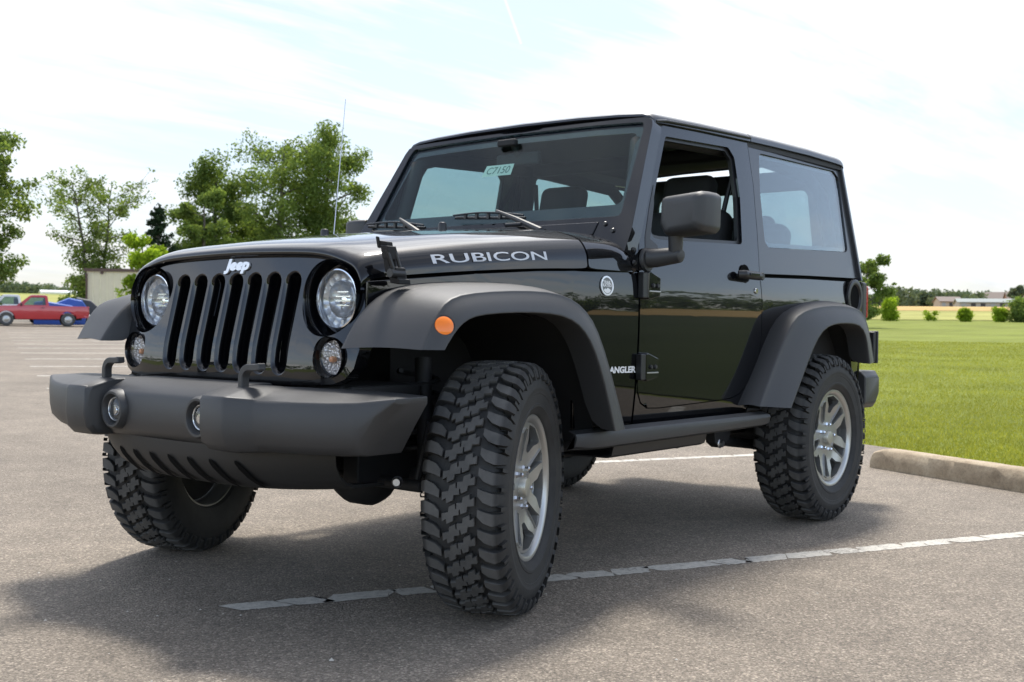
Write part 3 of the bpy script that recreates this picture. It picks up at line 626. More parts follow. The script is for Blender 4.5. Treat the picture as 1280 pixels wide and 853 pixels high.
for s in (1, -1):
    cx, cy, cz = gx(.474, .985), .474, .985
    T_ = lambda x, y, z: Matrix.Translation((x, y, z)) @ Matrix.Rotation(R_(-90), 4, 'Z')       # lathe axis (local y) to +x
    bz = MB().lathe([(.1195, .003), (.1165, -.002), (.113, -.02), (.108, -.055), (.08, -.070)], 48, T_(cx, cy, cz)).build('headlight_bezel', M['paint'], gr, flip=s)
    cx = cx-.020; cy = .4775
    hl = MB().lathe([(.0945, -.05), (.0945, -.012), (.092, -.004), (.0885, -.003), (.0865, -.010), (.086, -.028)], 56, T_(cx, cy, cz)).build('headlight', M['chrome'], car, flip=s)
    MB().lathe([(.0865, -.028), (.07, -.036), (.0585, -.036), (.0585, -.026), (.0555, -.024), (.053, -.032), (.035, -.05), (.0, -.058)], 48, T_(cx, cy, cz)).build('reflector_bowl', M['reflector'], hl, flip=s)
    MB().lathe([(.0, -.034), (.012, -.036), (.02, -.044), (.022, -.056)], 24, T_(cx, cy, cz-.003)).build('bulb_shield', M['chrome'], hl, flip=s)
    rr = MB()
    for an in (0, 120, 240): rr.box((cx-.034, cy+.072*math.cos(R_(an+30)), cz+.072*math.sin(R_(an+30))), (.01, .018, .012), Matrix.Rotation(R_(an+30), 3, 'X'))
    rr.build('lamp_tab', M['steel'], hl, flip=s, bevel=.002)
    rr = MB()
    for z_ in (-.02, -.006, .008, .022): rr.box((cx-.037, cy, cz+z_), (.012, .075-abs(z_)*1.2, .0035))
    rr.build('lamp_flutes', M['chrome'], hl, flip=s)
    MB().lathe([(.087, -.0125), (.075, -.004), (.05, .004), (.025, .008), (0, .0095)], 48, T_(cx, cy, cz)).build('headlight_lens', M['lens'], hl, flip=s)
    tx, ty, tz = gx(.508, .806), .508, .806
    ts = MB().lathe([(.064, .004), (.061, -.004), (.057, -.022), (.052, -.026)], 40, T_(tx, ty, tz)).build('turn_signal', M['paint'], car, flip=s)
    MB().lathe([(.052, -.024), (.03, -.034), (0, -.036)], 32, T_(tx, ty, tz)).build('signal_reflector', M['signal_reflector'], ts, flip=s)
    MB().lathe([(.009, -.032), (.011, -.022), (.008, -.015), (0, -.012)], 20, T_(tx, ty-.004, tz-.006)).build('signal_bulb', bulb_amber, ts, flip=s)
    MB().lathe([(.053, -.020), (.045, -.006), (.025, .001), (0, .003)], 40, T_(tx, ty, tz)).build('signal_lens', M['lens'], ts, flip=s)
    # hood latch
    yl = .662; rz = Matrix.Rotation(R_(-8), 3, 'X')
    la = MB(); la.box((.355, .668, 1.10), (.040, .022, .075), rz); la.box((.357, .676, 1.122), (.046, .030, .040), rz); la.box((.352, .663, 1.147), (.034, .040, .018), rz)
    la.box((.37, .652, 1.152), (.008, .012, .034), rz); la.box((.350, .682, 1.055), (.052, .034, .050), rz); la.box((.350, .690, 1.038), (.062, .030, .016), rz)
    la.v = [(.355+(x-.355)*.82+(z-1.09)*.38, y, z) for x, y, z in la.v]
    if s == -1: la.v = [(x-.24, y+.02, z+.012) for x, y, z in la.v]
    lo = la.build('hood_latch', M['dark'], car, bevel=.005, flip=s)
    k9 = -.24 if s == -1 else 0
    lm = MB(); lm.tube([(.322, .690, 1.060), (.380, .690, 1.060)], .014, 12); lm.tube([(.358, .684, 1.14), (.335, .694, 1.065)], .006, 8); lm.tube([(.386, .684, 1.13), (.365, .694, 1.065)], .006, 8); lm.v = [(x+k9, y-k9*.08, z-k9*.05) for x, y, z in lm.v]; lm.build('latch_pivot', M['trim'], lo, bevel=.002, flip=s)

# ---- wheel arch flares
def flare(name, st, ret=.075, flip=1):
    m = MB(); rows = []
    for B, K, I in st:
        B, K, I = Vector(B), Vector(K), Vector(I); r = []
        wl_ = -.10*sstep(.2, .4, B.x); r.append(B+Vector((wl_, -.030, 0))); r.append(B+Vector((wl_*.5, -.016, 0))); r.append(B+Vector((-.001, -.001, 0))); r.append(B)
        for t in (.25, .5, .75): r.append(B.lerp(K, t)+Vector((0, 0, .006*math.sin(math.pi*t))))
        a = B.lerp(K, .955); b_ = K.lerp(I, .10)
        Kc = K+Vector((0, .012, .0))
        for t in (0, .33, .67, 1): r.append((1-t)**2*a+2*t*(1-t)*Kc+t*t*b_)
        for t in (.4, .7, .95): r.append(K.lerp(I, t)+Vector((0, .006*math.sin(math.pi*t), 0)))
        r.append(I); r.append(I+Vector((0, -.012, -.0))); r.append(I+Vector((0, -ret-.03, .004)))
        rows.append(r)
    return m.grid(rows).build(name, M['plastic'], car, flip=flip, smooth=180, subd=1)
def b_at(x, z): return (x, ys(x, z)-.002, z)
FS = [((.518, .632, .836), (.456, .895, .838), (.402, .936, .838)), ((.470, .632, .913), (.426, .895, .895), (.378, .936, .867)), ((.417, .635, .968), (.392, .895, .951), (.345, .936, .901)),
      ((.350, .638, 1.008), (.345, .895, .989), (.304, .936, .927)), ((.27, .64, 1.031), (.25, .895, 1.007), (.236, .936, .941)), ((.12, .66, 1.049), (.062, .895, 1.020), (.080, .936, .950)),
      ((-.13, .70, 1.055), (-.125, .895, 1.024), (-.096, .936, .951)), ((-.29, .72, 1.043), (-.253, .895, 1.008), (-.209, .936, .935)), ((-.385, .73, .995), (-.345, .895, .963), (-.286, .936, .893)),
      ((-.445, .74, .925), (-.409, .895, .905), (-.339, .936, .833)), ((-.525, .75, .765), (-.496, .895, .757), (-.398, .936, .730)), ((-.605, .75, .552), (-.588, .895, .552), (-.468, .936, .555))]
RS = [((-1.702, .772, .578), (-1.725, .845, .578), (-1.870, .936, .568)), ((-1.834, .776, .759), (-1.83, .855, .742), (-1.990, .936, .708)), ((-1.965, .778, .932), (-1.945, .870, .905), (-2.097, .936, .836)),
      ((-2.085, .778, .996), (-2.02, .880, .983), (-2.191, .936, .913)), ((-2.27, .778, 1.038), (-2.16, .890, 1.017), (-2.319, .936, .944)), ((-2.51, .778, 1.064), (-2.38, .895, 1.036), (-2.483, .936, .948)),
      ((-2.735, .778, 1.058), (-2.62, .895, 1.034), (-2.655, .936, .944)), ((-2.83, .775, 1.040), (-2.745, .895, 1.017), (-2.725, .936, .889)), ((-2.91, .772, .975), (-2.835, .895, .971), (-2.755, .936, .809)), ((-2.99, .77, .75), (-2.93, .895, .753), (-2.774, .936, .749))]
for s in (1, -1):
    f = flare('front_flare', FS, flip=s)
    tM = Matrix.Translation((.386, .9155, .906)) @ Vector((.48, .83, .30)).to_track_quat('Y', 'Z').to_matrix().to_4x4()
    sm = MB().lathe([(0, .009), (.018, .008), (.027, .004), (.029, -.004)], 32, tM).build('side_marker', M['amber'], f, flip=s)
    MB().lathe([(.030, -.004), (.0325, 0), (.033, -.012)], 32, tM).build('marker_ring', M['trim'], f, flip=s)
    flare('rear_flare', RS, flip=s)
    # liners
    for cx, pts in ((0, [(.34, .86), (.32, .91), (.27, .955), (.1, .985), (-.1, .985), (-.26, .95), (-.40, .84), (-.50, .68), (-.55, .50)]), (-WB, [(-1.84, .56), (-1.92, .72), (-2.0, .88), (-2.15, .96), (-2.3, .99), (-2.6, .99), (-2.75, .93), (-2.86, .80), (-2.90, .62)])):
        l = MB(); l.grid([[(x, y, z) for y in (.30, .60, .80)] for x, z in pts])
        l.grid([[(x, .31, z) for z in (.45, .98)] for x in (cx+.33, cx-.48)])
        l.build('wheel_arch_liner', M['dark'], car, flip=s, solid=.004, recalc=False)

# ---- front bumper
def bumper_sec(x, zt, zc, zb, dpt=.20):
    """closed section: back top, front top crease, front, bottom, back"""
    return [(x-dpt, zt), (x-.085, zt-.001), (x-.008, zc+.003), (x, zc-min(.009, (zc-zb)*.2)), (x+.002, zc*.45+zb*.55), (x-.006, zb+min(.03, (zc-zb)*.3)), (x-.03, zb+min(.006, (zc-zb)*.1)), (x-.06, zb), (x-dpt, zb)]
def bumper_bar(sts, name, parent, both=True, flip=1, bevel=.006):
    m = MB(); rows = [[(x, y, z) for x, z in bumper_sec(*a)] for y, a in sts]
    m.grid(rows, close_u=True, caps=True); return m.build(name, M['plastic'], parent, bevel=bevel, seg=2, flip=flip)
bp = bumper_bar([(y, (.70, .722, .680, .532, .2)) for y in (-.31, -.1, .1, .31)], 'front_bumper', car)
for s in (1, -1):
    m = MB(); rows = []
    for y, x, zt, zc, zb, dp in ((.298, .752, .716, .690, .536, .22), (.310, .768, .718, .692, .532, .22), (.36, .771, .719, .693, .530, .22), (.410, .770, .719, .693, .530, .22), (.424, .767, .718, .692, .530, .22), (.472, .714, .714, .685, .532, .24), (.486, .708, .713, .683, .533, .25), (.60, .684, .713, .683, .534, .25), (.72, .645, .712, .685, .536, .22), (.795, .617, .711, .689, .540, .19), (.803, .613, .711, .690, .550, .185), (.850, .590, .710, .697, .619, .16), (.896, .563, .708, .703, .688, .135)):
        rows.append([(xx, y, z) for xx, z in bumper_sec(x, zt, zc, zb, dp)])
    m.grid(rows, close_u=True, caps=True); m.build('bumper_wing', M['plastic'], bp, flip=s, bevel=.007, seg=3)
    # fog lamp with raised ring
    fx, fy_, fz = .702, .229, .6215
    fg = MB().lathe([(.066, -.012), (.064, .010), (.058, .020), (.051, .020), (.045, .010), (.043, -.02), (.04, -.03)], 44, T_(fx, fy_, fz)).build('fog_light', M['plastic'], bp, flip=s)
    MB().lathe([(.042, -.004), (.038, .006), (.036, .004), (.035, -.012), (.02, -.02), (0, -.022)], 32, T_(fx, fy_, fz)).build('fog_reflector', M['fog_reflector'], fg, flip=s)
    MB().lathe([(.0, .010), (.014, .009), (.018, .003), (.018, -.014)], 20, T_(fx, fy_, fz-.004)).build('fog_bulb', M['chrome'], fg, flip=s)
    MB().lathe([(.038, .002), (.03, .009), (.015, .012), (0, .013)], 32, T_(fx, fy_, fz)).build('fog_lens', M['lens'], fg, flip=s)
    # tow hook
    hk = MB(); hx, hy2 = .655, .365
    hf = s
    pts = [(hx, hy2, .70)]+[(hx, hy2+hf*(.034-.034*math.cos(t)), .742+.034*math.sin(t)) for t in [R_(k) for k in range(0, 91, 15)]]+[(hx, hy2+hf*.066, .777), (hx, hy2+hf*.086, .780)]
    rows = []
    for k, p in enumerate(pts):
        a = Vector(pts[max(0, k-1)]); b_ = Vector(pts[min(len(pts)-1, k+1)]); t_ = (b_-a).normalized(); nn = Vector((1, 0, 0)).cross(t_); p = Vector(p)
        rows.append([p+Vector((.014, 0, 0))+nn*.0105, p-Vector((.014, 0, 0))+nn*.0105, p-Vector((.014, 0, 0))-nn*.0105, p+Vector((.014, 0, 0))-nn*.0105])
    hk.grid(rows, close_u=True, caps=True).build('tow_hook', M['plastic'], bp, flip=s, bevel=.004)
# valance below the bumper, with seven slanted slots
va = MB(); rows = []
VS = [(.672, .537, .60), (.668, .50, .595), (.656, .47, .585), (.630, .435, .575), (.595, .410, .565), (.55, .396, .555), (.42, .392, .55)]
for x, z, w in VS: rows.append([(x-.17*(abs(y)/w)**3, y, z+.012*(abs(y)/w)**3) for y in [w*k/16 for k in range(-16, 17)]])
vo = va.grid(rows).build('bumper_valance', M['valance'], bp, solid=.01, smooth=60)
for k in range(7):
    y0 = -.30+k*.1; sl_ = MB(); rows = []
    for t in [j/10 for j in range(11)]:
        xx = interp([(0, .6635), (.3, .652), (.6, .630), (.85, .602), (1, .582)], t); zz_ = interp([(0, .492), (.3, .466), (.6, .436), (.85, .411), (1, .402)], t)
        w = .016*math.sqrt(max(.02, 1-(2*t-1)**4)); yc = y0+.012+.045*t; xb = .17*(abs(yc)/.575)**3-.005; zz_ += .012*(abs(yc)/.575)**3
        rows.append([(xx+.002-xb, yc-w, zz_), (xx+.003-xb, yc, zz_), (xx+.002-xb, yc+w, zz_)])
    sl_.grid(rows).build('valance_slot_shade', M['void'], vo)  # opening drawn as a near-black patch, its shade in the colour
# rear bumper, plate bracket
rb = MB(); rows = []
for y in (-.80, -.77, -.4, 0, .4, .77, .80):
    e = .03 if abs(y) > .78 else 0
    rows.append([(-3.07, y, .70-e), (-3.28+e, y, .70-e), (-3.30+e, y, .685-e), (-3.30+e, y, .56+e), (-3.25+e, y, .50+e), (-3.07, y, .50+e)])
rb.grid(rows, close_u=True, caps=True).build('rear_bumper', M['plastic'], car, bevel=.012, seg=3)
MB().box((-3.20, .755, .828), (.03, .09, .165)).build('plate_bracket', M['trim'], car, bevel=.008)
MB().box((-3.225, .755, .828), (.015, .105, .175)).build('plate_surround', M['plastic'], car, bevel=.006)

# ---- rock rails, frame, axles
for s in (1, -1):
    rr = MB(); rows = []
    for x, y, zt, zb in ((-.42, .81, .548, .484), (-.46, .846, .553, .481), (-.53, .853, .554, .480), (-1.0, .854, .553, .482), (-1.79, .854, .551, .485), (-1.85, .846, .547, .489), (-1.875, .81, .541, .495)):
        rows.append([(x, .795, zt-.012), (x, y-.04, zt), (x, y-.006, zt-.010), (x, y, (zt+zb)/2+.008), (x, y-.008, zb+.01), (x, y-.03, zb), (x, .795, zb+.004)])
    rr.grid(rows, close_u=True, caps=True).build('rock_rail', M['plastic'], car, flip=s, bevel=.004)
    sk = MB(); sk.grid([[(x, y, z) for x in (-.72, -1.05, -1.42)] for y, z in ((.77, .495), (.755, .435), (.735, .425), (.5, .42))]); so_ = sk.build('sill_plate', M['trim'], car, flip=s, solid=.006)
    fr = MB(); fr.box((-1.45, .42, .46), (3.45, .07, .13)); fr.box((.36, .42, .60), (.28, .07, .10)); fr.build('frame_rail', M['dark'], car, flip=s, bevel=.006)
    la_ = MB(); la_.tube([(-1.92, .52, .395), (-2.40, .56, .335)], .024, 10); la_.build('control_arm', M['dark'], car, flip=s)
    br_ = MB(); br_.prism([(-.13, .07), (.10, .07), (.07, -.06), (.02, -.085), (-.06, -.05)], Matrix(((1, 0, 0, -1.90), (0, 0, 1, .535), (0, 1, 0, .45), (0, 0, 0, 1))), .05)
    bo = br_.build('arm_bracket', M['dark'], car, flip=s, bevel=.003)
    MB().lathe([(0, .016), (.014, .016), (.017, .004), (.022, 0)], 12, Matrix.Translation((-1.872, .586, .385))).build('bracket_bolt', M['steel'], bo, flip=s)
    sh = MB(); sh.tube([(.06, .55, .42), (.03, .50, .80)], .028, 12); sh.tube([(.0, .47, .50)]+[(.02+.065*math.cos(a), .47+.065*math.sin(a), .50+.26*a/(2*math.pi*5)) for a in [k*.35 for k in range(90)]], .009, 6); sh.build('spring_and_damper', M['dark'], car, flip=s)
    MB().tube([(.16, .60, .40), (.12, .62, .60)], .011, 8).build('sway_link', M['dark'], car, flip=s)
    MB().lathe([(0, .014), (.011, .014), (.014, .004), (.018, 0)], 12, Matrix.Translation((.30, .655, .43)) @ Matrix.Rotation(R_(-60), 4, 'Z')).build('link_bolt', M['steel'], car, flip=s)
for ax, dy in ((0, .20), (-WB, 0)):
    a = MB(); a.tube([(ax, -.70, .397), (ax, .70, .397)], .042, 14)
    a.grid([[(ax+r*math.cos(t), dy+yy, .385+r*math.sin(t)*1.02) for t in [2*math.pi*k/20 for k in range(20)]] for yy, r in ((-.13, .05), (-.09, .085), (-.04, .105), (.04, .105), (.08, .085), (.12, .05))], close_u=True, caps=True)
    a.build('axle', M['dark'], car, smooth=50)
u = MB(); u.tube([(.17, -.66, .40), (.17, .64, .40)], .020, 10); u.box((.26, 0, .64), (.30, 1.04, .16)); u.box((-.1, 0, .60), (.9, .7, .12)); u.box((-1.2, 0, .47), (1.3, .74, .10)); u.box((-2.0, 0, .56), (2.1, 1.4, .05)); u.box((-2.98, 0, .52), (.15, 1.2, .16)); u.box((-2.8, -.1, .46), (.35, .6, .16))
u.box((.25, 0, .66), (.30, 1.12, .12)); u.tube([(-.4, -.1, .42), (-2.3, -.05, .40)], .03, 10); u.build('underbody', M['dark'], car, bevel=.01)
u = MB(); u.box((.15, 0, .80), (.30, .66, .40)); u.box((-.35, 0, .88), (.65, .56, .34)); u.build('engine', M['void'], car, bevel=.02)

# ---- cabin
ci = MB(); ci.box((-2.0, 0, .60), (2.15, 1.46, .04)); ci.box((-.88, 0, .92), (.04, 1.46, .66)); ci.build('cabin_floor', M['interior'], car, bevel=.01)
for s in (1, -1):
    MB().grid([[(x, .70, z) for x in (-1.9, -3.05)] for z in (.6, 1.2)]).build('rear_trim_panel', M['interior'], car, flip=s, solid=.02)
da = MB(); rows = []
for y in [-.72+k*.09 for k in range(17)]: rows.append([(-.88, y, .80), (-.89, y, 1.262), (-1.0, y, 1.285), (-1.12, y, 1.255), (-1.17, y, 1.19), (-1.16, y, 1.05), (-1.10, y, .80)])
da.grid(rows, close_u=True, caps=True).build('dashboard', M['interior'], car, bevel=.01, smooth=60)
sw = MB(); A = Matrix.Translation((-1.33, .37, 1.17)) @ Matrix.Rotation(R_(24), 4, 'Y')
sw.tube([A @ Vector((0, .185*math.cos(t), .185*math.sin(t))) for t in [2*math.pi*k/40 for k in range(40)]], .015, 10, closed=True)
sw.box(A @ Vector((.02, 0, -.01)), (.05, .14, .12), A.to_3x3())
for a_ in (0, 180, 270): sw.tube([A @ Vector((.01, .05*math.cos(R_(a_)), .05*math.sin(R_(a_)))), A @ Vector((0, .18*math.cos(R_(a_)), .18*math.sin(R_(a_))))], .013, 8)
sw.tube([A @ Vector((.03, 0, 0)), A @ Vector((.25, 0, -.02))], .03, 10); sw.build('steering_wheel', M['trim'], car, smooth=60)
def cushion(c, d, rot=None, r=.05): m_ = MB(); m_.box(c, d, rot); return m_
for x, y, hz in ((-1.78, .37, 1.56), (-1.78, -.37, 1.56), (-2.55, .30, 1.44), (-2.55, -.30, 1.44)):
    t_ = Matrix.Rotation(R_(-14), 3, 'Y')
    se = cushion((x+.22, y, .86), (.54, .50, .16)).build('seat', M['fabric'], car, bevel=.06, seg=4)
    cushion((x-.06, y, 1.17), (.14, .48, .60), t_).build('seat_back', M['fabric'], se, bevel=.06, seg=4)
    cushion((x-.15, y, hz-.02), (.10, .27, .19), t_).build('headrest', M['fabric'], se, bevel=.045, seg=4)
    po = MB()
    for dy in (-.06, .06): po.tube([(x-.12, y+dy, 1.42), (x-.145, y+dy, hz-.09)] if hz > 1.5 else [(x-.12, y+dy, 1.36), (x-.14, y+dy, hz-.08)], .007, 8)
    po.build('headrest_post', M['steel'], se)
ro = MB()
for s in (1, -1):
    ro.tube([(-.98, s*.65, 1.25), (-1.10, s*.61, 1.66), (-1.2, s*.60, 1.70), (-1.94, s*.60, 1.735), (-2.1, s*.60, 1.735), (-2.72, s*.60, 1.715), (-2.90, s*.61, 1.62), (-2.97, s*.63, 1.4), (-3.0, s*.64, 1.2)], .035, 10)
    ro.tube([(-1.96, s*.69, .65), (-1.96, s*.68, 1.2), (-1.96, s*.61, 1.735)], .038, 10)
ro.tube([(-1.96, -.60, 1.735), (-1.96, .60, 1.735)], .035, 10); ro.build('roll_bar', M['interior'], car, smooth=60)
for s in (1, -1): MB().tube([(-1.97, s*.58, 1.66), (-1.92, s*.52, 1.3), (-1.80, s*.62, .8)], .012, 8).build('seat_belt', M['trim'], car)

# ---- wheels
RT, HZ = .401, .397
def make_wheel(rim):
    ty = MB(); prof = [(.222, -.098), (.232, -.112), (.262, -.124), (.305, -.1275), (.338, -.125), (.356, -.117), (.370, -.105), (.380, -.088), (.3835, -.05), (.384, 0), (.3835, .05), (.380, .088), (.370, .105), (.356, .117), (.338, .125), (.318, .1285), (.314, .1285), (.312, .1275), (.300, .1272), (.298, .1256), (.268, .1235), (.2655, .1252), (.258, .1245), (.256, .1225), (.240, .115), (.236, .112), (.228, .098)]
    ty.lathe(prof, 120)
    N = 42; P2 = 2*math.pi/N
    def blk(poly, a0, r0_=.380, r1=RT, sgn=1, tp=.94):
        ca = sum(p[0] for p in poly)/len(poly); cy_ = sum(p[1] for p in poly)/len(poly); n = len(poly)
        lo = []; hi = []
        for a, y in poly:
            an = a0+a/RT; lo.append((r0_*math.cos(an), sgn*y, r0_*math.sin(an)))
            a2 = ca+(a-ca)*tp; y2 = cy_+(y-cy_)*tp; an = a0+a2/RT; cr = r1-.55*(y2*y2)*.35
            hi.append((cr*math.cos(an), sgn*y2, cr*math.sin(an)))
        i = ty.addv(lo+hi); ty.f.append(tuple(range(i+n, i+2*n)))
        for k in range(n): ty.f.append((i+k, i+(k+1) % n, i+n+(k+1) % n, i+n+k))
    # hooked, interlocking centre blocks and scooped shoulder lugs
    cb = [(-.027, .008), (-.025, .027), (-.009, .029), (-.013, .050), (.013, .050), (.010, .037), (.027, .035), (.025, .015), (.009, .013), (.013, -.005), (-.012, -.005), (-.010, .006)]
    rnd = random.Random(3)
    for k in range(N):
        a0 = k*P2
        for sgn, ph in ((1, 0), (-1, .5*P2)):
            sk_ = .38+rnd.uniform(-.05, .05); blk([((a+(y-.022)*sk_)*.97*sgn, y) for a, y in cb], a0+ph, sgn=sgn)
            # shoulder lug following the shoulder down to the sidewall
            long_ = (k % 2 == 0); path = [(.058, RT-.0015), (.075, RT-.0025), (.100, RT-.005), (.114, .388), (.1235, .372), (.128, .352 if long_ else .360)]
            wd = [.011, .0165, .0178, .0165, .014, .011]; of = [.010, .004, 0, 0, .001, .002]; rows = []
            for (y, r), w, o_ in zip(path, wd, of):
                base = .030; yi = y-(.004 if y < .105 else .020)*(1 if y > .1 else 0); ri = r-base if y < .105 else r-.020
                q = []
                for w_, rr_, yy_ in ((-w-.002, ri, yi), (-w, r, y), (w, r, y), (w+.002, ri, yi)):
                    an = a0+ph+.27*P2+(w_+o_*2)/RT*sgn; q.append((rr_*math.cos(an), sgn*yy_, rr_*math.sin(an)))
                rows.append(q)
            ty.grid(rows); i = ty.addv(rows[0]); ty.f.append((i, i+1, i+2, i+3)); i = ty.addv(rows[-1]); ty.f.append((i+3, i+2, i+1, i))
            # thin sidewall biters
            an0 = a0+ph+.77*P2; rows = []
            for y, r in ((.1215, .378), (.127, .358), (.1295, .345)):
                rows.append([(r*math.cos(an0+w_/RT), sgn*(y+d_), r*math.sin(an0+w_/RT)) for w_, d_ in ((-.007, -.034), (-.006, .002), (.006, .002), (.007, -.034))])
            ty.grid(rows)
    ty.build('tyre', M['rubber'], rim, smooth=32, recalc=False)
    # rim: barrel with lips, dished five-spoke face with ten openings
    ba = MB().lathe([(.218, -.10), (.232, -.100), (.234, -.092), (.222, -.080), (.212, -.07), (.205, -.02), (.205, .05), (.214, .082), (.224, .094), (.2335, .0985), (.2345, .104), (.231, .1075), (.222, .1075), (.212, .101), (.205, .085)], 80)
    ba.build('rim', M['alloy'], rim, smooth=40)
    def dish(a, b_):
        r = math.hypot(a, b_); return (a, .074+.020*sstep(.09, .20, r)-.0*r+(.004 if r < .05 else 0), b_)
    hol = []
    for k in range(5):
        c0 = math.pi/2+k*2*math.pi/5-.16
        def P(r, d): return (r*math.cos(c0+d), r*math.sin(c0+d))
        hol.append(rounded([P(.090, -.10), P(.090, .10), P(.150, .115), P(.184, .130), P(.188, .0), P(.184, -.130), P(.150, -.115)], .006, 3))
        c0 += math.pi/5
        hol.append(rounded([P(.122, -.12), P(.119, 0), P(.122, .12), P(.155, .20), P(.182, .34), P(.199, .36), P(.203, 0), P(.199, -.36), P(.182, -.34), P(.155, -.20)], .006, 3))
    face = panel('rim_face', circle(0, 0, .2065, 80), dish, (0, -.030, 0), M['alloy'], rim, holes=hol, cuts=(.05, .05), bevel=.005, seg=2)
    for k in range(0, 10, 2):      # raised edging round the long windows
        rd = MB()
        hl_ = hol[k]; cx_ = sum(p[0] for p in hl_)/len(hl_); cy_ = sum(p[1] for p in hl_)/len(hl_)
        rows = []
        for kk, up in ((1.04, -.004), (1.06, .0045), (1.16, .0045), (1.21, -.004)): rows.append([(lambda q: (q[0], q[1]+up, q[2]))(dish(cx_+(a-cx_)*kk, cy_+(b_-cy_)*kk)) for a, b_ in hl_])
        rd.grid(rows, close_u=True); rd.build('spoke_edging', M['alloy'], rim, smooth=50)
    MB().lathe([(.16, -.01), (.155, .012), (.05, .02), (0, .02)], 40).build('brake_disc', M['alloy_dark'], rim)
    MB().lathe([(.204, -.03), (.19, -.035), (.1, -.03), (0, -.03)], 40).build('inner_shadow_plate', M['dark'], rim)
    hc = MB().lathe([(.036, .07), (.034, .092), (.030, .097), (.012, .100), (0, .100)], 32).build('hub_cap', simple('hub_cap_grey', (.42, .41, .36), .4, metal=.7), rim)
    for k in range(5):
        a_ = math.pi/2+math.pi/5+k*2*math.pi/5-.16
        MB().lathe([(.0, .097), (.005, .0965), (.0078, .092), (.0085, .08), (.0115, .074)], 6, Matrix.Translation((.0635*math.cos(a_), 0, .0635*math.sin(a_)))).build('lug_nut', M['chrome'], rim, smooth=0)
wheel0 = empty('wheel'); wheel0.parent = car; make_wheel(wheel0)
def copy_tree(o, parent):
    c = o.copy(); COL.objects.link(c); c.parent = parent
    for ch in [q for q in bpy.data.objects if q.parent == o]: copy_tree(ch, c)
    return c
for i, (x, s, st) in enumerate(((0, 1, .391), (-WB, 1, 0), (0, -1, .36), (-WB, -1, 0))):
    py = .70
    w = wheel0 if i == 0 else copy_tree(wheel0, car)
    off = .786-py
    cx_, cy_ = x-math.sin(st)*off*s, s*py+math.cos(st)*off*s
    w.location = (cx_, cy_, HZ); w.rotation_euler = (0, R_(17*i), st+(0 if s == 1 else math.pi))
    w.rotation_mode = 'XYZ'

w = copy_tree(wheel0, car); w.name = 'spare_wheel'; w.location = (-3.30, -.04, 1.06); w.rotation_euler = (0, R_(9), R_(90))
MB().box((-3.15, -.04, 1.05), (.16, .22, .22)).build('spare_carrier', M['trim'], car, bevel=.01)

# ================================================================== THE PLACE
def sheet(name, poly, mat_, z, step=3.0, kind='structure', parent=None):
    """terrain-following sheet cut to a polygon in plan"""
    bm = bmesh.new(); vs = [bm.verts.new((x, y, 0)) for x, y in poly]; bm.faces.new(vs)
    xs = [p[0] for p in poly]; ys_ = [p[1] for p in poly]
    for ax, lo, hi in ((0, min(xs), max(xs)), (1, min(ys_), max(ys_))):
        k = lo+step
        while k < hi:
            co = [0, 0, 0]; co[ax] = k; no = [0, 0, 0]; no[ax] = 1
            bmesh.ops.bisect_plane(bm, geom=bm.verts[:]+bm.edges[:]+bm.faces[:], plane_co=co, plane_no=no, dist=1e-5); k += step
    for v in bm.verts: v.co.z = ground_z(v.co.x, v.co.y)+z
    me = bpy.data.meshes.new(name); bm.to_mesh(me); bm.free()
    o = finish(name, me, mat_, parent, smooth=180)
    if kind: o['kind'] = kind
    return o
# terrain as rings round the car, out to the horizon
m = MB(); rows = []; NA = 120
for r in [0, 2, 4, 6, 8, 10, 13, 16, 20, 25, 30, 36, 43, 50, 58, 66, 75, 85, 96, 108, 122, 140, 160, 185, 215, 250, 300, 360, 430, 520, 650, 850, 1200, 1900]:
    rows.append([(-1+r*math.cos(2*math.pi*k/NA), r*math.sin(2*math.pi*k/NA), ground_z(-1+r*math.cos(2*math.pi*k/NA), r*math.sin(2*math.pi*k/NA))-.05) for k in range(NA)])
tag(m.grid(rows, close_u=True).build('grass_field', M['grass'], None, smooth=180), kind='structure')
P0 = Vector((-5.80, .2, 0))
def lot(e, mm_): p = P0+LE*e+LM*mm_; return (p.x, p.y)
sheet('parking_lot', [lot(0, -95), lot(0, 10), lot(-45, 10), lot(-45, -95)], M['asphalt'], 0, 2.5)
# stretches beyond the mown grass: rough meadow, then ripe grain, on the two sides seen
def sector(a0, a1, D0, D1, n=24):
    o = [tuple(at(a0+(a1-a0)*k/n, D0)[:2]) for k in range(n+1)]+[tuple(at(a1-(a1-a0)*k/n, D1)[:2]) for k in range(n+1)]; return o
def sector_sheet(name, a0, a1, D0, D1, mt, z, nd=10, n=40):
    m = MB(); rows = []
    for j in range(nd+1):
        D = D0*(D1/D0)**(j/nd); rows.append([at(a0+(a1-a0)*k/n, D, z) for k in range(n+1)])
    return tag(m.grid(rows).build(name, mt, None, smooth=180), kind='structure')
sector_sheet('meadow', 700, 2400, 122, 200, M['scrub'], .0)
sector_sheet('grain_field', 700, 2600, 190, 520, M['crop'], .05)
sector_sheet('far_meadow', -900, 420, 96, 520, M['scrub'], .0)
# ripe grain strip on the far side of the meadow to the left of the car (its door mirrors it)
m = MB(); m.grid([[(-1+r*math.cos(R_(a)), r*math.sin(R_(a)), ground_z(-1+r*math.cos(R_(a)), r*math.sin(R_(a)))+.02) for a in range(40, 158, 4)] for r in (95, 120, 150, 185)])
tag(m.build('grain_strip', M['crop'], None, smooth=180), kind='structure')

# grass sheet added out of view, coloured dark to darken the door's reflection
sheet('added_dark_field', [lot(.4, .75), lot(.4, 60), lot(130, 150), lot(170, .75)], turf('darkened_lawn', (.022, .034, .008), (.034, .048, .011), (.052, .066, .018), .6), -.03, 6)
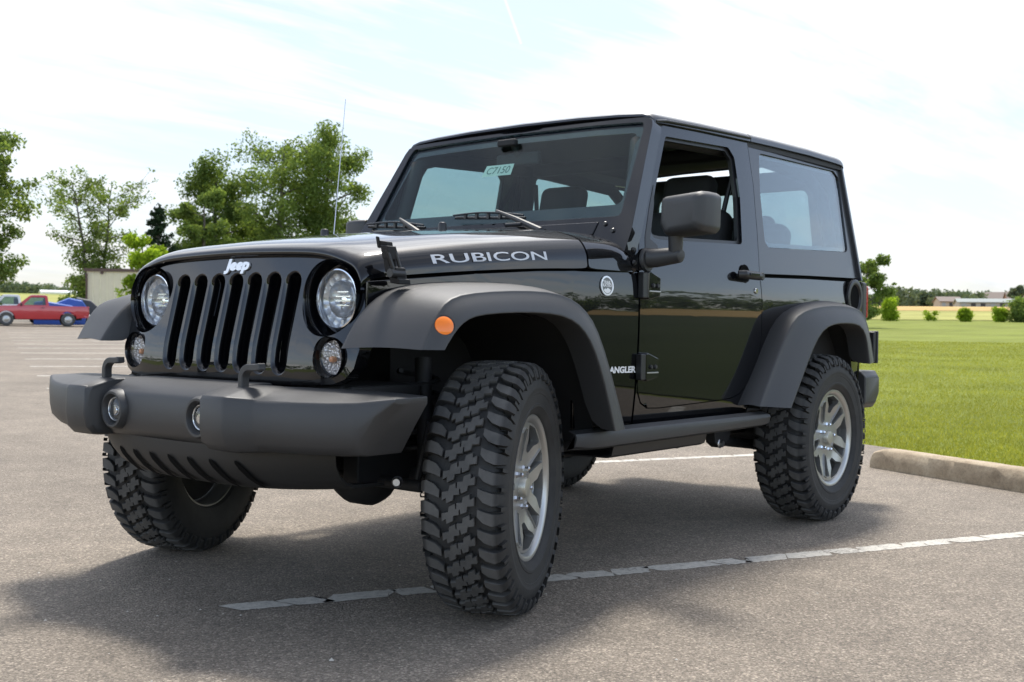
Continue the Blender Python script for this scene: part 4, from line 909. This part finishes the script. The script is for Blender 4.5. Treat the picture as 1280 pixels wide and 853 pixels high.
# ---- painted stall lines, worn into blocks by cracks
def stall_line(off, e0, e1, w=.095, seed=0, wear=.0):
    """line along LE at signed distance off across the stalls, from e0 to e1 along LE"""
    rnd = random.Random(seed); m = MB(); e = e0
    while e < e1-.02:
        L = rnd.uniform(.09, .30); L = min(L, e1-e); g = rnd.uniform(.004, .011); sk = rnd.uniform(-.03, .03)
        n = 15; up = []; dn = []
        for k in range(n):
            t = k/(n-1); q = e+g/2+(L-g)*t; rd = .010 if k in (0, n-1) else 0
            jt = rnd.uniform(-.003, .003)
            for lst, sg in ((up, 1), (dn, -1)):
                p = LE*(q+sk*sg*(1 if k in (0, n-1) else .5)+rnd.uniform(-.004, .004))+LM*(off+sg*(w/2-rd)+jt+rnd.uniform(-.005, .003)*sg); lst.append((p.x, p.y, ground_z(p.x, p.y)+.0014))
        m.grid([up, dn]); e += L
    return m
def le(p): return Vector((p[0], p[1], 0)).dot(LE)
off0 = .5*(Vector((.53, .13, 0)).dot(LM)+Vector((-2.66, 1.70, 0)).dot(LM))
EK = Vector((-5.3, -.05, 0)).dot(LE)
for k, (o_, e0) in enumerate([(off0, -.415)]+[(off0-3.02*j, -.40) for j in range(1, 16)]+[(off0+3.02, -.40)]):
    tag(stall_line(o_, e0, EK, seed=11+k).build('stall_line', M['line'] if k in (0, 1, 16) else M['far_line'], None, smooth=0, recalc=False), kind='structure')

# ---- concrete wheel stops at the head of the stalls
def wheel_stop(mid, label, seed=0):
    m = MB(); rows = []; L = .92; rnd = random.Random(seed)
    prof = [(-.088, 0), (-.086, .06), (-.066, .118), (-.045, .132), (.045, .132), (.066, .118), (.086, .06), (.088, 0)]
    st = [-L, -L+.012, -L+.04, -L+.09]+[-L+.09+k*(2*L-.18)/16 for k in range(1, 16)]+[L-.09, L-.04, L-.012, L]
    for q in st:
        d = L-abs(q); k2 = .70+.30*math.sqrt(min(1, d/.09)) if d < .09 else 1
        rows.append([mid+LM*q+LE*(a*(.9+.1*k2))+Vector((0, 0, z*k2+rnd.uniform(-.002, .002))) for a, z in prof])
    o = m.grid(rows, caps=True).build('wheel_stop', M['concrete'], None, bevel=.008, smooth=50)
    return tag(o, label, 'wheel stop', 'concrete wheel stops')
def stall_pt(e, off): p = LE*e+LM*off; return Vector((p.x, p.y, ground_z(p.x, p.y)))
ES = Vector((-4.66, .22, 0)).dot(LE)
OS = Vector((-4.59, .22, 0)).dot(LM)
wheel_stop(stall_pt(ES+.05, OS+.93), 'tan concrete wheel stop lying right behind the rear wheel of the black car', 1)
wheel_stop(stall_pt(ES+.05, OS+.93-3.02), 'concrete wheel stop seen through the gap under the black car', 2)

# ---- grass blades near the lot edge
def blades(n):
    rnd = random.Random(5); v = []; f = []
    for i in range(n):
        while True:
            u_ = rnd.uniform(880, 1330) if rnd.random() < .72 else 1100+rnd.gauss(0, 1)*420; D = 8.2+46*rnd.random()**2.0
            if not 400 < u_ < 2000: continue
            p = at(u_, D); e = (p-P0).dot(LE)
            if e > .02 or (e > -.06 and rnd.random() < .15): break
        h = rnd.uniform(.016, .034)*(1+.010*D); w = .0017*(1+.10*D); a = rnd.uniform(0, 6.28); lean = rnd.uniform(0, .03)
        dx, dy = math.cos(a)*w, math.sin(a)*w; k = len(v); b = rnd.uniform(0, 6.28)
        z0 = p.z-.052
        v += [(p.x-dx, p.y-dy, z0), (p.x+dx, p.y+dy, z0), (p.x+lean*math.cos(b), p.y+lean*math.sin(b), z0+.0+h)]; f.append((k, k+1, k+2))
    m = MB(); m.v = v; m.f = f; return m
tag(blades(140000).build('grass_blades', M['blade'], None, smooth=0, recalc=False), kind='stuff')

# ---- trees
def leaf_cloud(clumps, n, size, seed, squash=.8, up=.35):
    """n leaf-sized faces spread through the given clumps (centre, radius)"""
    rg = np.random.default_rng(seed); C_ = np.array([c for c, r in clumps]); Rr = np.array([r for c, r in clumps]); w = Rr**2.2; w /= w.sum()
    idx = rg.choice(len(clumps), n, p=w); d = rg.normal(size=(n, 3)); d /= np.linalg.norm(d, axis=1)[:, None]
    rad = rg.random(n)**.5*1.12; p = C_[idx]+d*(rad*Rr[idx])[:, None]*np.array([1, 1, squash]); 
    nrm = d*.6+rg.normal(size=(n, 3))*.7+np.array([0, 0, up]); nrm /= np.linalg.norm(nrm, axis=1)[:, None]
    a = np.cross(nrm, rg.normal(size=(n, 3))); a /= np.linalg.norm(a, axis=1)[:, None]; b = np.cross(nrm, a)
    s = size*rg.uniform(.6, 1.35, n)[:, None]; v = np.empty((n, 4, 3)); v[:, 0] = p-a*s; v[:, 1] = p-b*s*.55; v[:, 2] = p+a*s; v[:, 3] = p+b*s*.55
    me = bpy.data.meshes.new('crown'); me.vertices.add(n*4); me.vertices.foreach_set('co', v.reshape(-1)); me.loops.add(n*4); me.loops.foreach_set('vertex_index', np.arange(n*4, dtype=np.int32))
    me.polygons.add(n); me.polygons.foreach_set('loop_start', np.arange(0, n*4, 4, dtype=np.int32)); me.polygons.foreach_set('loop_total', np.full(n, 4, dtype=np.int32)); me.update(); me.validate()
    return me
def tree(name, label, base, H, W_, mt, seed, n=7000, size=.16, low=.2, clump=.16, nb=9, lean=0, stems=1, group=None, shape=None, sway=1.0, cat='tree'):
    rnd = random.Random(seed); root = tag(empty(name, base), label, cat, group); tr = MB(); cl = []
    for st in range(stems):
        ox = (st-(stems-1)/2)*W_*.28; ang = rnd.uniform(0, 6.28); r0_ = .028*H/(1+.5*(stems-1))
        top = Vector((ox*1.5+rnd.uniform(-.1, .1)*W_+lean, rnd.uniform(-.1, .1)*W_, H*.9)); pts = []; P_ = []
        for k in range(8):
            t = k/7; P_.append(Vector((ox*.2+(top.x-ox*.2)*t+rnd.uniform(-.012, .012)*H*sway*t, top.y*t+rnd.uniform(-.012, .012)*H*sway*t, top.z*t)))
        tr.tube(P_, [r0_*(1-.9*k/7) for k in range(8)], 8)
        for b_ in range(nb):
            t = low+(.95-low)*(b_+rnd.random())/nb; i = min(6, int(t*7)); p = P_[i].lerp(P_[i+1], t*7-i); a = ang+b_*2.4+rnd.uniform(-.4, .4)
            prof = shape(t) if shape else math.sqrt(max(.05, 1-((t-.55)/.55)**2)); L = W_*.5*prof*rnd.uniform(.7, 1.1)/(1+.25*(stems-1))
            e_ = p+Vector((math.cos(a)*L, math.sin(a)*L, L*rnd.uniform(.15, .6))); mid = p.lerp(e_, .5)+Vector((0, 0, -.04*L+.05*L))
            tr.tube([p, mid, e_], [r0_*.38*(1-t*.6), r0_*.24*(1-t*.6), r0_*.08], 5)
            for q in range(7):
                tt = rnd.uniform(.25, 1.12); c_ = p.lerp(e_, tt)+Vector((rnd.uniform(-1, 1), rnd.uniform(-1, 1), rnd.uniform(-.7, .8)))*clump*W_*.55
                cl.append((tuple(c_), clump*W_*rnd.uniform(.45, 1.0)))
            for q in range(2):
                e2 = e_+Vector((rnd.uniform(-1, 1), rnd.uniform(-1, 1), rnd.uniform(-.2, 1)))*L*.35; tr.tube([mid.lerp(e_, rnd.random()), e2], [r0_*.1, r0_*.03], 4); cl.append((tuple(e2), clump*W_*rnd.uniform(.3, .6)))
        cl.append((tuple(P_[-1]), clump*W_*.6))
    tr.build('trunk', M['bark'], root, smooth=60)
    me = leaf_cloud(cl, n, size, seed); o = bpy.data.objects.new('crown', me); COL.objects.link(o); me.materials.append(mt); o.parent = root
    return root
def height(px_top, px_base, D): return (px_base-px_top)*D/FPX*1.0
TL = 'trees standing beyond the parking lot'
def hat(u_, D, top):
    """tree height so that its top stands at image row top"""
    b = at(u_, D); d = (b-CAM); dep = d.dot(fw); xr = d.dot(CR)
    row = lambda z: 426.5-FPX*((Vector((b.x, b.y, z))-CAM).dot(CU))/((Vector((b.x, b.y, z))-CAM).dot(fw))
    z = b.z
    while row(z) > top: z += .05
    return z-b.z
def T_at(u_, D, top, wpx, *a, **k): 
    k['n'] = int(k['n']*2.2); k['size'] = k['size']*.66
    b = at(u_, D); return tree(a[0], a[1], b, hat(u_, D, top), wpx*D/FPX, *a[2:], **k)
T_at(-32, 62, 142, 88, 'leafy_tree', 'tall loose-crowned tree cut by the left edge, behind the pale pickup', M['leaf_mid'], 21, n=15000, size=.16, nb=28, clump=.2, low=.0, group=TL)
T_at(120, 72, 212, 92, 'airy_tree', 'airy pale green tree with bare lower branches beside the beige shed', M['leaf_mid'], 5, n=5200, size=.13, nb=20, clump=.12, low=.25, stems=2, group=TL, shape=lambda t: .45+.75*sstep(.3, .75, t)*(1-.6*sstep(.85, 1, t)))
T_at(197, 68, 240, 62, 'conifer_tree', 'dark narrow conifer behind the bright green sapling', M['needle'], 9, n=4200, size=.12, nb=46, clump=.085, low=.05, group=TL, shape=lambda t: 1.05*(1-t)+.12)
T_at(178, 56, 291, 50, 'young_tree', 'small bright lime-green tree in front of the beige shed', M['leaf_light'], 14, n=5200, size=.12, nb=11, clump=.2, low=.12, group=TL)
T_at(264, 82, 196, 88, 'broadleaf_tree', 'dark green round tree standing left of the birch-like pair', M['leaf_dark'], 31, n=12000, size=.17, nb=17, clump=.2, low=.1, group=TL)
T_at(252, 72, 232, 60, 'bushy_tree', 'lighter bushy tree in front of the dark round one', M['leaf_mid'], 44, n=6500, size=.15, nb=11, clump=.2, low=.1, group=TL)
T_at(340, 78, 160, 120, 'open_tree', 'open-crowned tree with pale trunk, left one of the tallest pair', M['leaf_mid'], 52, n=9800, size=.16, nb=20, clump=.165, low=.12, group=TL)
T_at(400, 80, 146, 104, 'tall_tree', 'tallest tree behind the bonnet, its crown crossed by the whip antenna', M['leaf_mid'], 63, n=12500, size=.16, nb=21, clump=.18, low=.06, group=TL)
T_at(310, 86, 262, 110, 'low_tree', 'low dark tree filling the gap behind the bonnet between the taller ones', M['leaf_dark'], 71, n=7000, size=.17, nb=10, clump=.22, low=.05, group=TL)
T_at(440, 84, 262, 60, 'side_tree', 'low tree at the right foot of the tallest tree', M['leaf_mid'], 77, n=4500, size=.16, nb=9, clump=.24, low=.05, group=TL)
T_at(100, 84, 345, 40, 'dark_shrub', 'dark shrub between the red pickup and the beige shed', M['leaf_dark'], 81, n=1600, size=.16, nb=6, clump=.26, low=.05, cat='shrub')
# right-hand side
T_at(1080, 88, 320, 50, 'field_tree', 'young tree half hidden by the rear corner of the hardtop', M['leaf_mid'], 91, n=5200, size=.17, nb=12, clump=.17, low=.1)
BG = 'bushes along the edge of the mown grass'
for u_, top, w_, sd, lb, mt in ((1111, 373, 24, 3, 'round yellow-green bush at the edge of the mown grass, nearest the car', 'leaf_light'), (1205, 387, 17, 4, 'small yellow-green bush in the middle of the meadow edge', 'leaf_light'), (1250, 387, 18, 6, 'pale straggly bush left of the big dark bush', 'leaf_light'), (1274, 374, 32, 7, 'big dark green bush cut by the right edge', 'leaf_mid')):
    T_at(u_, 117, top, w_, 'bush', lb, M[mt], sd, n=2200, size=.16, nb=13, clump=.24, low=0, stems=2, group=BG, cat='bush', shape=lambda t: .95-.55*t)
T_at(1163, 118, 394, 16, 'low_bush', 'lowest weed clump between the two round bushes', M['leaf_light'], 8, n=500, size=.12, nb=5, clump=.25, low=.02, cat='bush')
T_at(1268, 330, 358, 16, 'lone_tree', 'lone dark tree above the brown roofs on the horizon', M['leaf_hazed'], 15, n=900, size=.5, nb=7, clump=.24, low=.4)

# ---- far woods: one mass of many crowns, with the sky showing between the tops
def woods(name, spots, seed, n, size, mt):
    rnd = random.Random(seed); cl = []
    for x, y, h, w in spots:
        z = ground_z(x, y)
        for k in range(7):
            t = rnd.random(); cl.append(((x+rnd.uniform(-.5, .5)*w, y+rnd.uniform(-.5, .5)*w, z+h*(.12+.80*t)), w*(.42-.22*t)*rnd.uniform(.8, 1.2)))
    me = leaf_cloud(cl, n, size, seed); o = bpy.data.objects.new(name, me); COL.objects.link(o); me.materials.append(mt); return tag(o, kind='stuff')
rnd = random.Random(2); sp_ = []
for u_ in range(1062, 1330, 7):
    top = interp([(1060, 366), (1108, 366), (1128, 357), (1165, 364), (1200, 363), (1235, 368), (1262, 367), (1330, 369)], u_)+rnd.uniform(-2.5, 3.5); D = rnd.uniform(400, 440) if u_ < 1230 else rnd.uniform(520, 560)
    b = at(u_, D); sp_.append((b.x, b.y, max(3, hat(u_, D, top)), 6.5*rnd.uniform(.8, 1.3)))
woods('far_woods', sp_, 3, 26000, .55, M['leaf_hazed'])
sp_ = []
for u_ in list(range(-40, 440, 7)):
    top = interp([(-40, 354), (0, 353), (45, 356), (100, 361), (440, 362)], u_)+rnd.uniform(-2.5, 2.5); D = rnd.uniform(470, 540); b = at(u_, D); sp_.append((b.x, b.y, max(3, hat(u_, D, top)), 8*rnd.uniform(.8, 1.3)))
woods('far_treeline', sp_, 4, 26000, .6, M['leaf_hazed'])
sp_ = []
for a in range(36, 162, 1):
    r = 195+rnd.uniform(-12, 12); x, y = -1+r*math.cos(R_(a+rnd.uniform(-.4, .4))), r*math.sin(R_(a)); sp_.append((x, y, rnd.choice((7, 8, 9, 10, 12, 15))*rnd.uniform(.85, 1.15), 9*rnd.uniform(.8, 1.3)))
woods('mirrored_woods', sp_, 5, 42000, .75, M['leaf_dark'])
sp_ = []
for a in range(-100, 36, 2):
    r = 260+rnd.uniform(-15, 15); x, y = -1+r*math.cos(R_(a)), r*math.sin(R_(a)); sp_.append((x, y, rnd.uniform(6, 12), 11*rnd.uniform(.8, 1.3)))
woods('woods_behind', sp_, 6, 12000, 1.0, M['leaf_dark'])

# ---- buildings
def dirs(u_):
    d = fw+CR*((u_-640)/FPX); d.z = 0; d.normalize(); return d, Vector((-d.y, d.x, 0))*-1     # away, rightwards in the picture
def frame_at(u_, D, turn=0):
    b = at(u_, D); d, r = dirs(u_); a = math.atan2(r.y, r.x)+R_(turn); return b, a
cream = simple('cream_metal_siding', (.78, .69, .50), .55, var=.08); brown = simple('brown_eave', (.12, .075, .06), .6)
b, a = frame_at(158, 66, -22); shed = tag(empty('metal_shed', b, a), 'beige metal-sided shed with a brown eave, partly behind the bright green sapling', 'shed')
m = MB(); Hs = hat(150, 66, 337); L_, Dp = 4.6, 6.0; rows = []
prof = [(-L_/2, 0)]; x = -L_/2; k = 0
pts_ = []
while x < L_/2-.01:
    for dx, dy in ((0, 0), (.30, 0), (.33, .03), (.37, .03), (.40, 0)):
        pts_.append((x+dx, -dy))
    x += .40
m.grid([[(px_, py_, z) for px_, py_ in pts_] for z in (-.3, Hs-.12)])
sd_ = [(-L_/2, -y_) for y_ in (0,)]
pts2 = []
y = 0
while y < Dp-.01:
    for dy, dx in ((0, 0), (.30, 0), (.33, .03), (.37, .03), (.40, 0)): pts2.append((-L_/2-dx, y+dy))
    y += .40
m.grid([[(px_, py_, z) for px_, py_ in pts2] for z in (-.3, Hs-.12)])
m.grid([[(L_/2, y_, z) for y_ in (0, Dp)] for z in (-.3, Hs-.12)]); m.build('wall', cream, shed, smooth=30, recalc=False)
MB().grid([[(-L_/2-.12, -.15, Hs-.14), (L_/2+.12, -.15, Hs-.14)], [(-L_/2-.12, -.15, Hs+.02), (L_/2+.12, -.15, Hs+.02)], [(-L_/2-.12, Dp/2, Hs+.14), (L_/2+.12, Dp/2, Hs+.14)], [(-L_/2-.12, Dp+.15, Hs), (L_/2+.12, Dp+.15, Hs)]]).build('roof', brown, shed, solid=.06)
MB().box((-L_/2+.9, -.075, Hs-.19), (.14, .10, .20)).box((-L_/2+.02, -.05, Hs/2-.2), (.09, .07, Hs-.1)).build('downpipe', brown, shed, bevel=.01)
def barn(u_, D, wpx, top, dp, wallm, roofm, label, name, turn=0, openings=0, roof_frac=.4, cat='building'):
    b, a = frame_at(u_, D, turn); root = tag(empty(name, b, a), label, cat); L = wpx*D/FPX; H_ = hat(u_, D, top); wh = H_*(1-roof_frac)
    m = MB(); m.grid([[(x, y, z) for x, y in ((-L/2, 0), (L/2, 0), (L/2, dp), (-L/2, dp))] for z in (-1, wh)], close_u=True)
    for s in (-1, 1): i = m.addv([(s*L/2, 0, wh), (s*L/2, dp, wh), (s*L/2, dp/2, H_-.02)]); m.f.append((i, i+1, i+2))
    m.build('wall', wallm, root, smooth=0, recalc=False)
    m = MB(); m.grid([[(s*(L/2+.4), y, z) for s in (-1, 1)] for y, z in ((-.5, wh-.12), (dp/2, H_), (dp+.5, wh-.12))]); m.build('roof', roofm, root, solid=.18, smooth=0)
    for k in range(openings):
        MB().box((-L/2+L*(k+.5)/openings, -.02, wh*.5), (L/openings*.5, .08, wh*.55)).build('window', M['trim'] if k % 3 else simple('dull_pane', (.25, .27, .28), .3), root, bevel=.02)
    return root
white = simple('white_cladding', (.30, .30, .27), .6, var=.12); palegr = simple('pale_green_roof', (.13, .155, .145), .5, var=.1); brn = simple('brown_shingle', (.15, .115, .095), .8, var=.2)
barn(1234, 300, 62, 372.5, 14, white, palegr, 'long low pale building with greenish roof beyond the grain field', 'greenhouse', 6, 6)
barn(1188, 330, 24, 370.5, 9, simple('tan_siding', (.36, .31, .25), .7, var=.1), brn, 'small tan house at the left end of the far roofs', 'small_house', 12, 3)
barn(1246, 420, 30, 364.5, 12, simple('rust_brick', (.28, .17, .13), .8, var=.2), brn, 'brown-roofed house behind the long pale building', 'far_house', -8, 3, .6)
barn(1276, 400, 26, 364, 12, simple('rust_brick', (.30, .19, .15), .8, var=.2), brn, 'brown-roofed house at the far right edge', 'far_house', 10, 3, .6)
barn(76, 380, 40, 362.5, 16, simple('white_metal_wall', (.74, .75, .76), .5, var=.05), simple('white_metal_roof', (.70, .72, .74), .5), 'long white building low on the left horizon', 'white_warehouse', 4, 0, .35)

# ---- pickups parked across the lot, facing left in the picture
def pickup(name, label, u_, D, body, Lt=4.85, cap=False, turn=0, group='pickups parked across the lot'):
    """x forward, y to the far side (the driver's left faces the camera)"""
    b, a = frame_at(u_, D, 180+turn); root = tag(empty(name, b, a), label, 'pickup truck', group); root.scale = (.92, 1, .93)
    W2 = .86; B = 'paint'
    def sidewall(): return [(-2.40, .55), (-2.42, .98), (-2.38, 1.03), (-.52, 1.03), (-.50, 1.04), (.85, 1.03), (1.05, 1.02), (1.6, .985), (2.15, .93), (2.30, .88), (2.36, .72), (2.36, .50), (2.28, .42)]
    def arch(cx, r=.41): return [(cx+r*math.cos(t), .36+r*math.sin(t)) for t in [math.pi*k/12 for k in range(13)]]
    lo = sidewall()+[(1.95, .38)]+arch(1.50)+[(1.06, .34), (-.90, .36)]+arch(-1.42)+[(-1.86, .42), (-2.36, .45)]
    for s in (1, -1):
        panel('body_side', [(x, z) for x, z in lo], lambda x, z, s=s: (x, s*(W2-.05*((z-.75)/.4)**2-.06*sstep(1.9, 2.4, x)), z), (0, -s*.03, 0), body, root, cuts=(.3, .2), bevel=.015)
    m = MB(); m.grid([[(x, y, z) for y in (-W2+.06, -W2+.16, 0, W2-.16, W2-.06)] for x, z in ((1.02, 1.03), (1.6, 1.01), (2.15, .955), (2.32, .88))]); m.build('hood', body, root, solid=.02, smooth=60)
    m = MB(); m.box((2.34, 0, .70), (.08, 1.60, .34)); m.build('grille', M['trim'], root, bevel=.03)
    m = MB(); m.box((2.42, 0, .52), (.16, 1.70, .17)); m.build('front_bumper', M['steel'], root, bevel=.04)
    m = MB(); m.box((-2.47, 0, .52), (.12, 1.60, .16)); m.build('rear_bumper', M['steel'], root, bevel=.03)
    m = MB(); m.box((-2.41, 0, .78), (.06, 1.52, .48)); m.build('tailgate', body, root, bevel=.02)
    m = MB(); m.box((-1.45, 0, .62), (1.9, 1.50, .05)); m.box((-.5, 0, .83), (.05, 1.5, .42)); m.build('bed', body, root, bevel=.01)
    m = MB(); m.box((0, 0, .42), (4.2, 1.1, .20)); m.build('chassis', M['dark'], root, bevel=.02)
    for s in (1, -1):
        m = MB(); m.box((2.33, s*.66, .77), (.07, .26, .15)); m.build('headlight', M['chrome'], root, bevel=.02)
        m = MB(); m.box((-2.40, s*.80, .80), (.05, .10, .28)); m.build('tail_light', M['redlens'], root, bevel=.01)
        MB().box((.82, s*(W2+.09), 1.08), (.09, .16, .14)).build('door_mirror', M['trim'], root, bevel=.03)
        MB().box((-.20, s*(W2+.005), .93), (.13, .03, .035)).build('door_handle', M['trim'], root, bevel=.008)
    # cab: roof, pillars and glass
    cabp = [(1.02, 1.03), (.42, 1.52), (.30, 1.56), (-.34, 1.56), (-.42, 1.52), (-.50, 1.03)]
    yc = lambda z: W2-.06-.26*(z-1.03)
    win = rounded([(.72, 1.06), (.34, 1.46), (-.30, 1.47), (-.36, 1.06)], .04)
    for s in (1, -1):
        p = panel('cab_side', cabp, lambda x, z, s=s: (x, s*yc(z), z), (0, -s*.04, 0), body, root, holes=[win], cuts=(.3, .2), bevel=.012)
        panel('door_glass', win, lambda x, z, s=s: (x, s*(yc(z)-.015), z), (0, -s*.006, 0), M['glass_dark'], p, cuts=(0, 0), bevel=0)
    m = MB(); m.grid([[(x, k*(yc(z)-.01), z+.03*(1-k*k)) for k in (-1, -.6, 0, .6, 1)] for x, z in ((.42, 1.525), (.30, 1.565), (0, 1.575), (-.34, 1.565), (-.42, 1.525))]); m.build('cab_roof', body, root, solid=.03, smooth=60)
    MB().grid([[(x, k*(yc(z)-.05), z) for k in (-1, 0, 1)] for x, z in ((1.0, 1.04), (.44, 1.51))]).build('windshield', M['glass'], root, solid=.006)
    MB().grid([[(x, k*(yc(z)-.08), z) for k in (-1, 0, 1)] for x, z in ((-.495, 1.06), (-.43, 1.50))]).build('rear_window', M['glass_dark'], root, solid=.006)
    MB().box((-.05, 0, .85), (.8, 1.4, .4)).box((-.33, 0, 1.15), (.14, 1.3, .5)).box((.85, 0, .93), (.25, 1.4, .18)).build('cabin_seats', M['interior'], root, bevel=.04)
    for x in (1.50, -1.42):
        for s in (1, -1):
            w = MB(); Mx = Matrix.Translation((x, s*.74, .345)) @ (Matrix.Identity(4) if s == 1 else Matrix.Rotation(math.pi, 4, 'Z'))
            w.lathe([(.19, .09), (.25, .11), (.31, .105), (.343, .08), (.345, 0), (.343, -.08), (.30, -.10), (.19, -.09)], 32, Mx); wo_ = w.build('wheel', M['rubber'], root)
            MB().lathe([(.20, .08), (.195, .10), (.17, .075), (.10, .085), (.05, .10), (0, .10)], 28, Mx).build('rim', M['alloy'], wo_)
    if cap:
        m = MB(); rows = []
        for x, k in ((-.52, 1), (-2.3, 1), (-2.40, .96)): rows.append([(x, y*k, z) for y, z in ((-.82, 1.03), (-.76, 1.48), (-.6, 1.56), (.6, 1.56), (.76, 1.48), (.82, 1.03))])
        m.grid(rows, caps=True).build('bed_cap', body, root, bevel=.03)
    return root
red = simple('red_paint', (.42, .016, .026), .3, coat=.8, var=.08); wht = simple('white_paint', (.72, .72, .72), .3, coat=.6)
pickup('red_pickup', 'small red pickup with a regular cab, parked side-on at the far end of the lot', 47, 58, red, turn=2)
pickup('white_pickup', 'white pickup standing behind the red one, only its cab and pale hood showing', 12, 62, wht, turn=6)
tarp = simple('blue_tarpaulin', (.02, .085, .36), .42, var=.2); tarp2 = simple('sunlit_blue_tarp', (.13, .30, .58), .45, var=.2)
def tarp_heap(u_, D, label, pts, mt, name):
    b, a = frame_at(u_, D, 0); o = MB(); rows = []
    for y, k in ((0, .96), (.5, 1.0), (1.5, 1.0), (2.1, .9)): rows.append([(x, y, z*k if z > .1 else z) for x, z in pts])
    ob = o.grid(rows, close_u=True, caps=True).build(name, mt, None, bevel=.04, smooth=50); ob.location = b; ob.rotation_euler = (0, 0, a); return tag(ob, label, 'tarp cover', 'tarpaulin-covered loads behind the red pickup')
tarp_heap(66, 61, 'low blue tarpaulin with a pale sheen right behind the red cab', [(-.9, 0), (1.0, 0), (1.1, .85), (.9, 1.00), (-.5, 1.22), (-.9, 1.15)], tarp, 'blue_tarp')
tarp_heap(88, 62, 'tilted bright blue tarpaulin heap above the pickup bed', [(-.7, 0), (.7, 0), (.8, .9), (.55, 1.28), (-.1, 1.40), (-.8, 1.08)], tarp, 'blue_tarp')
tarp_heap(103, 62.5, 'dark grey covered load next to the blue tarpaulin', [(-.7, 0), (1.1, 0), (1.0, .7), (.4, 1.3), (-.3, 1.45)], simple('grey_cover', (.05, .052, .06), .6, var=.2), 'grey_cover')

# ---- a little loose grit on the asphalt
m = MB(); rnd = random.Random(17)
for i in range(260):
    x, y = rnd.uniform(-5, 1.6), rnd.uniform(-2.5, 2.6)
    if (Vector((x, y, 0))-P0).dot(LE) > -.1: continue
    r = rnd.uniform(.002, .0055)*(1.8 if rnd.random() < .06 else 1); a0 = rnd.uniform(0, 6); i0 = m.addv([(x+r*math.cos(a0+k*1.26)*rnd.uniform(.7, 1.2), y+r*math.sin(a0+k*1.26)*rnd.uniform(.7, 1.2), ground_z(x, y)+.001) for k in range(5)]+[(x, y, ground_z(x, y)+r*.9)])
    m.f += [(i0+k, i0+(k+1) % 5, i0+5) for k in range(5)]
tag(m.build('loose_grit', simple('pale_grit', (.42, .39, .34), .9, var=.4), None, smooth=0, recalc=False), kind='stuff')
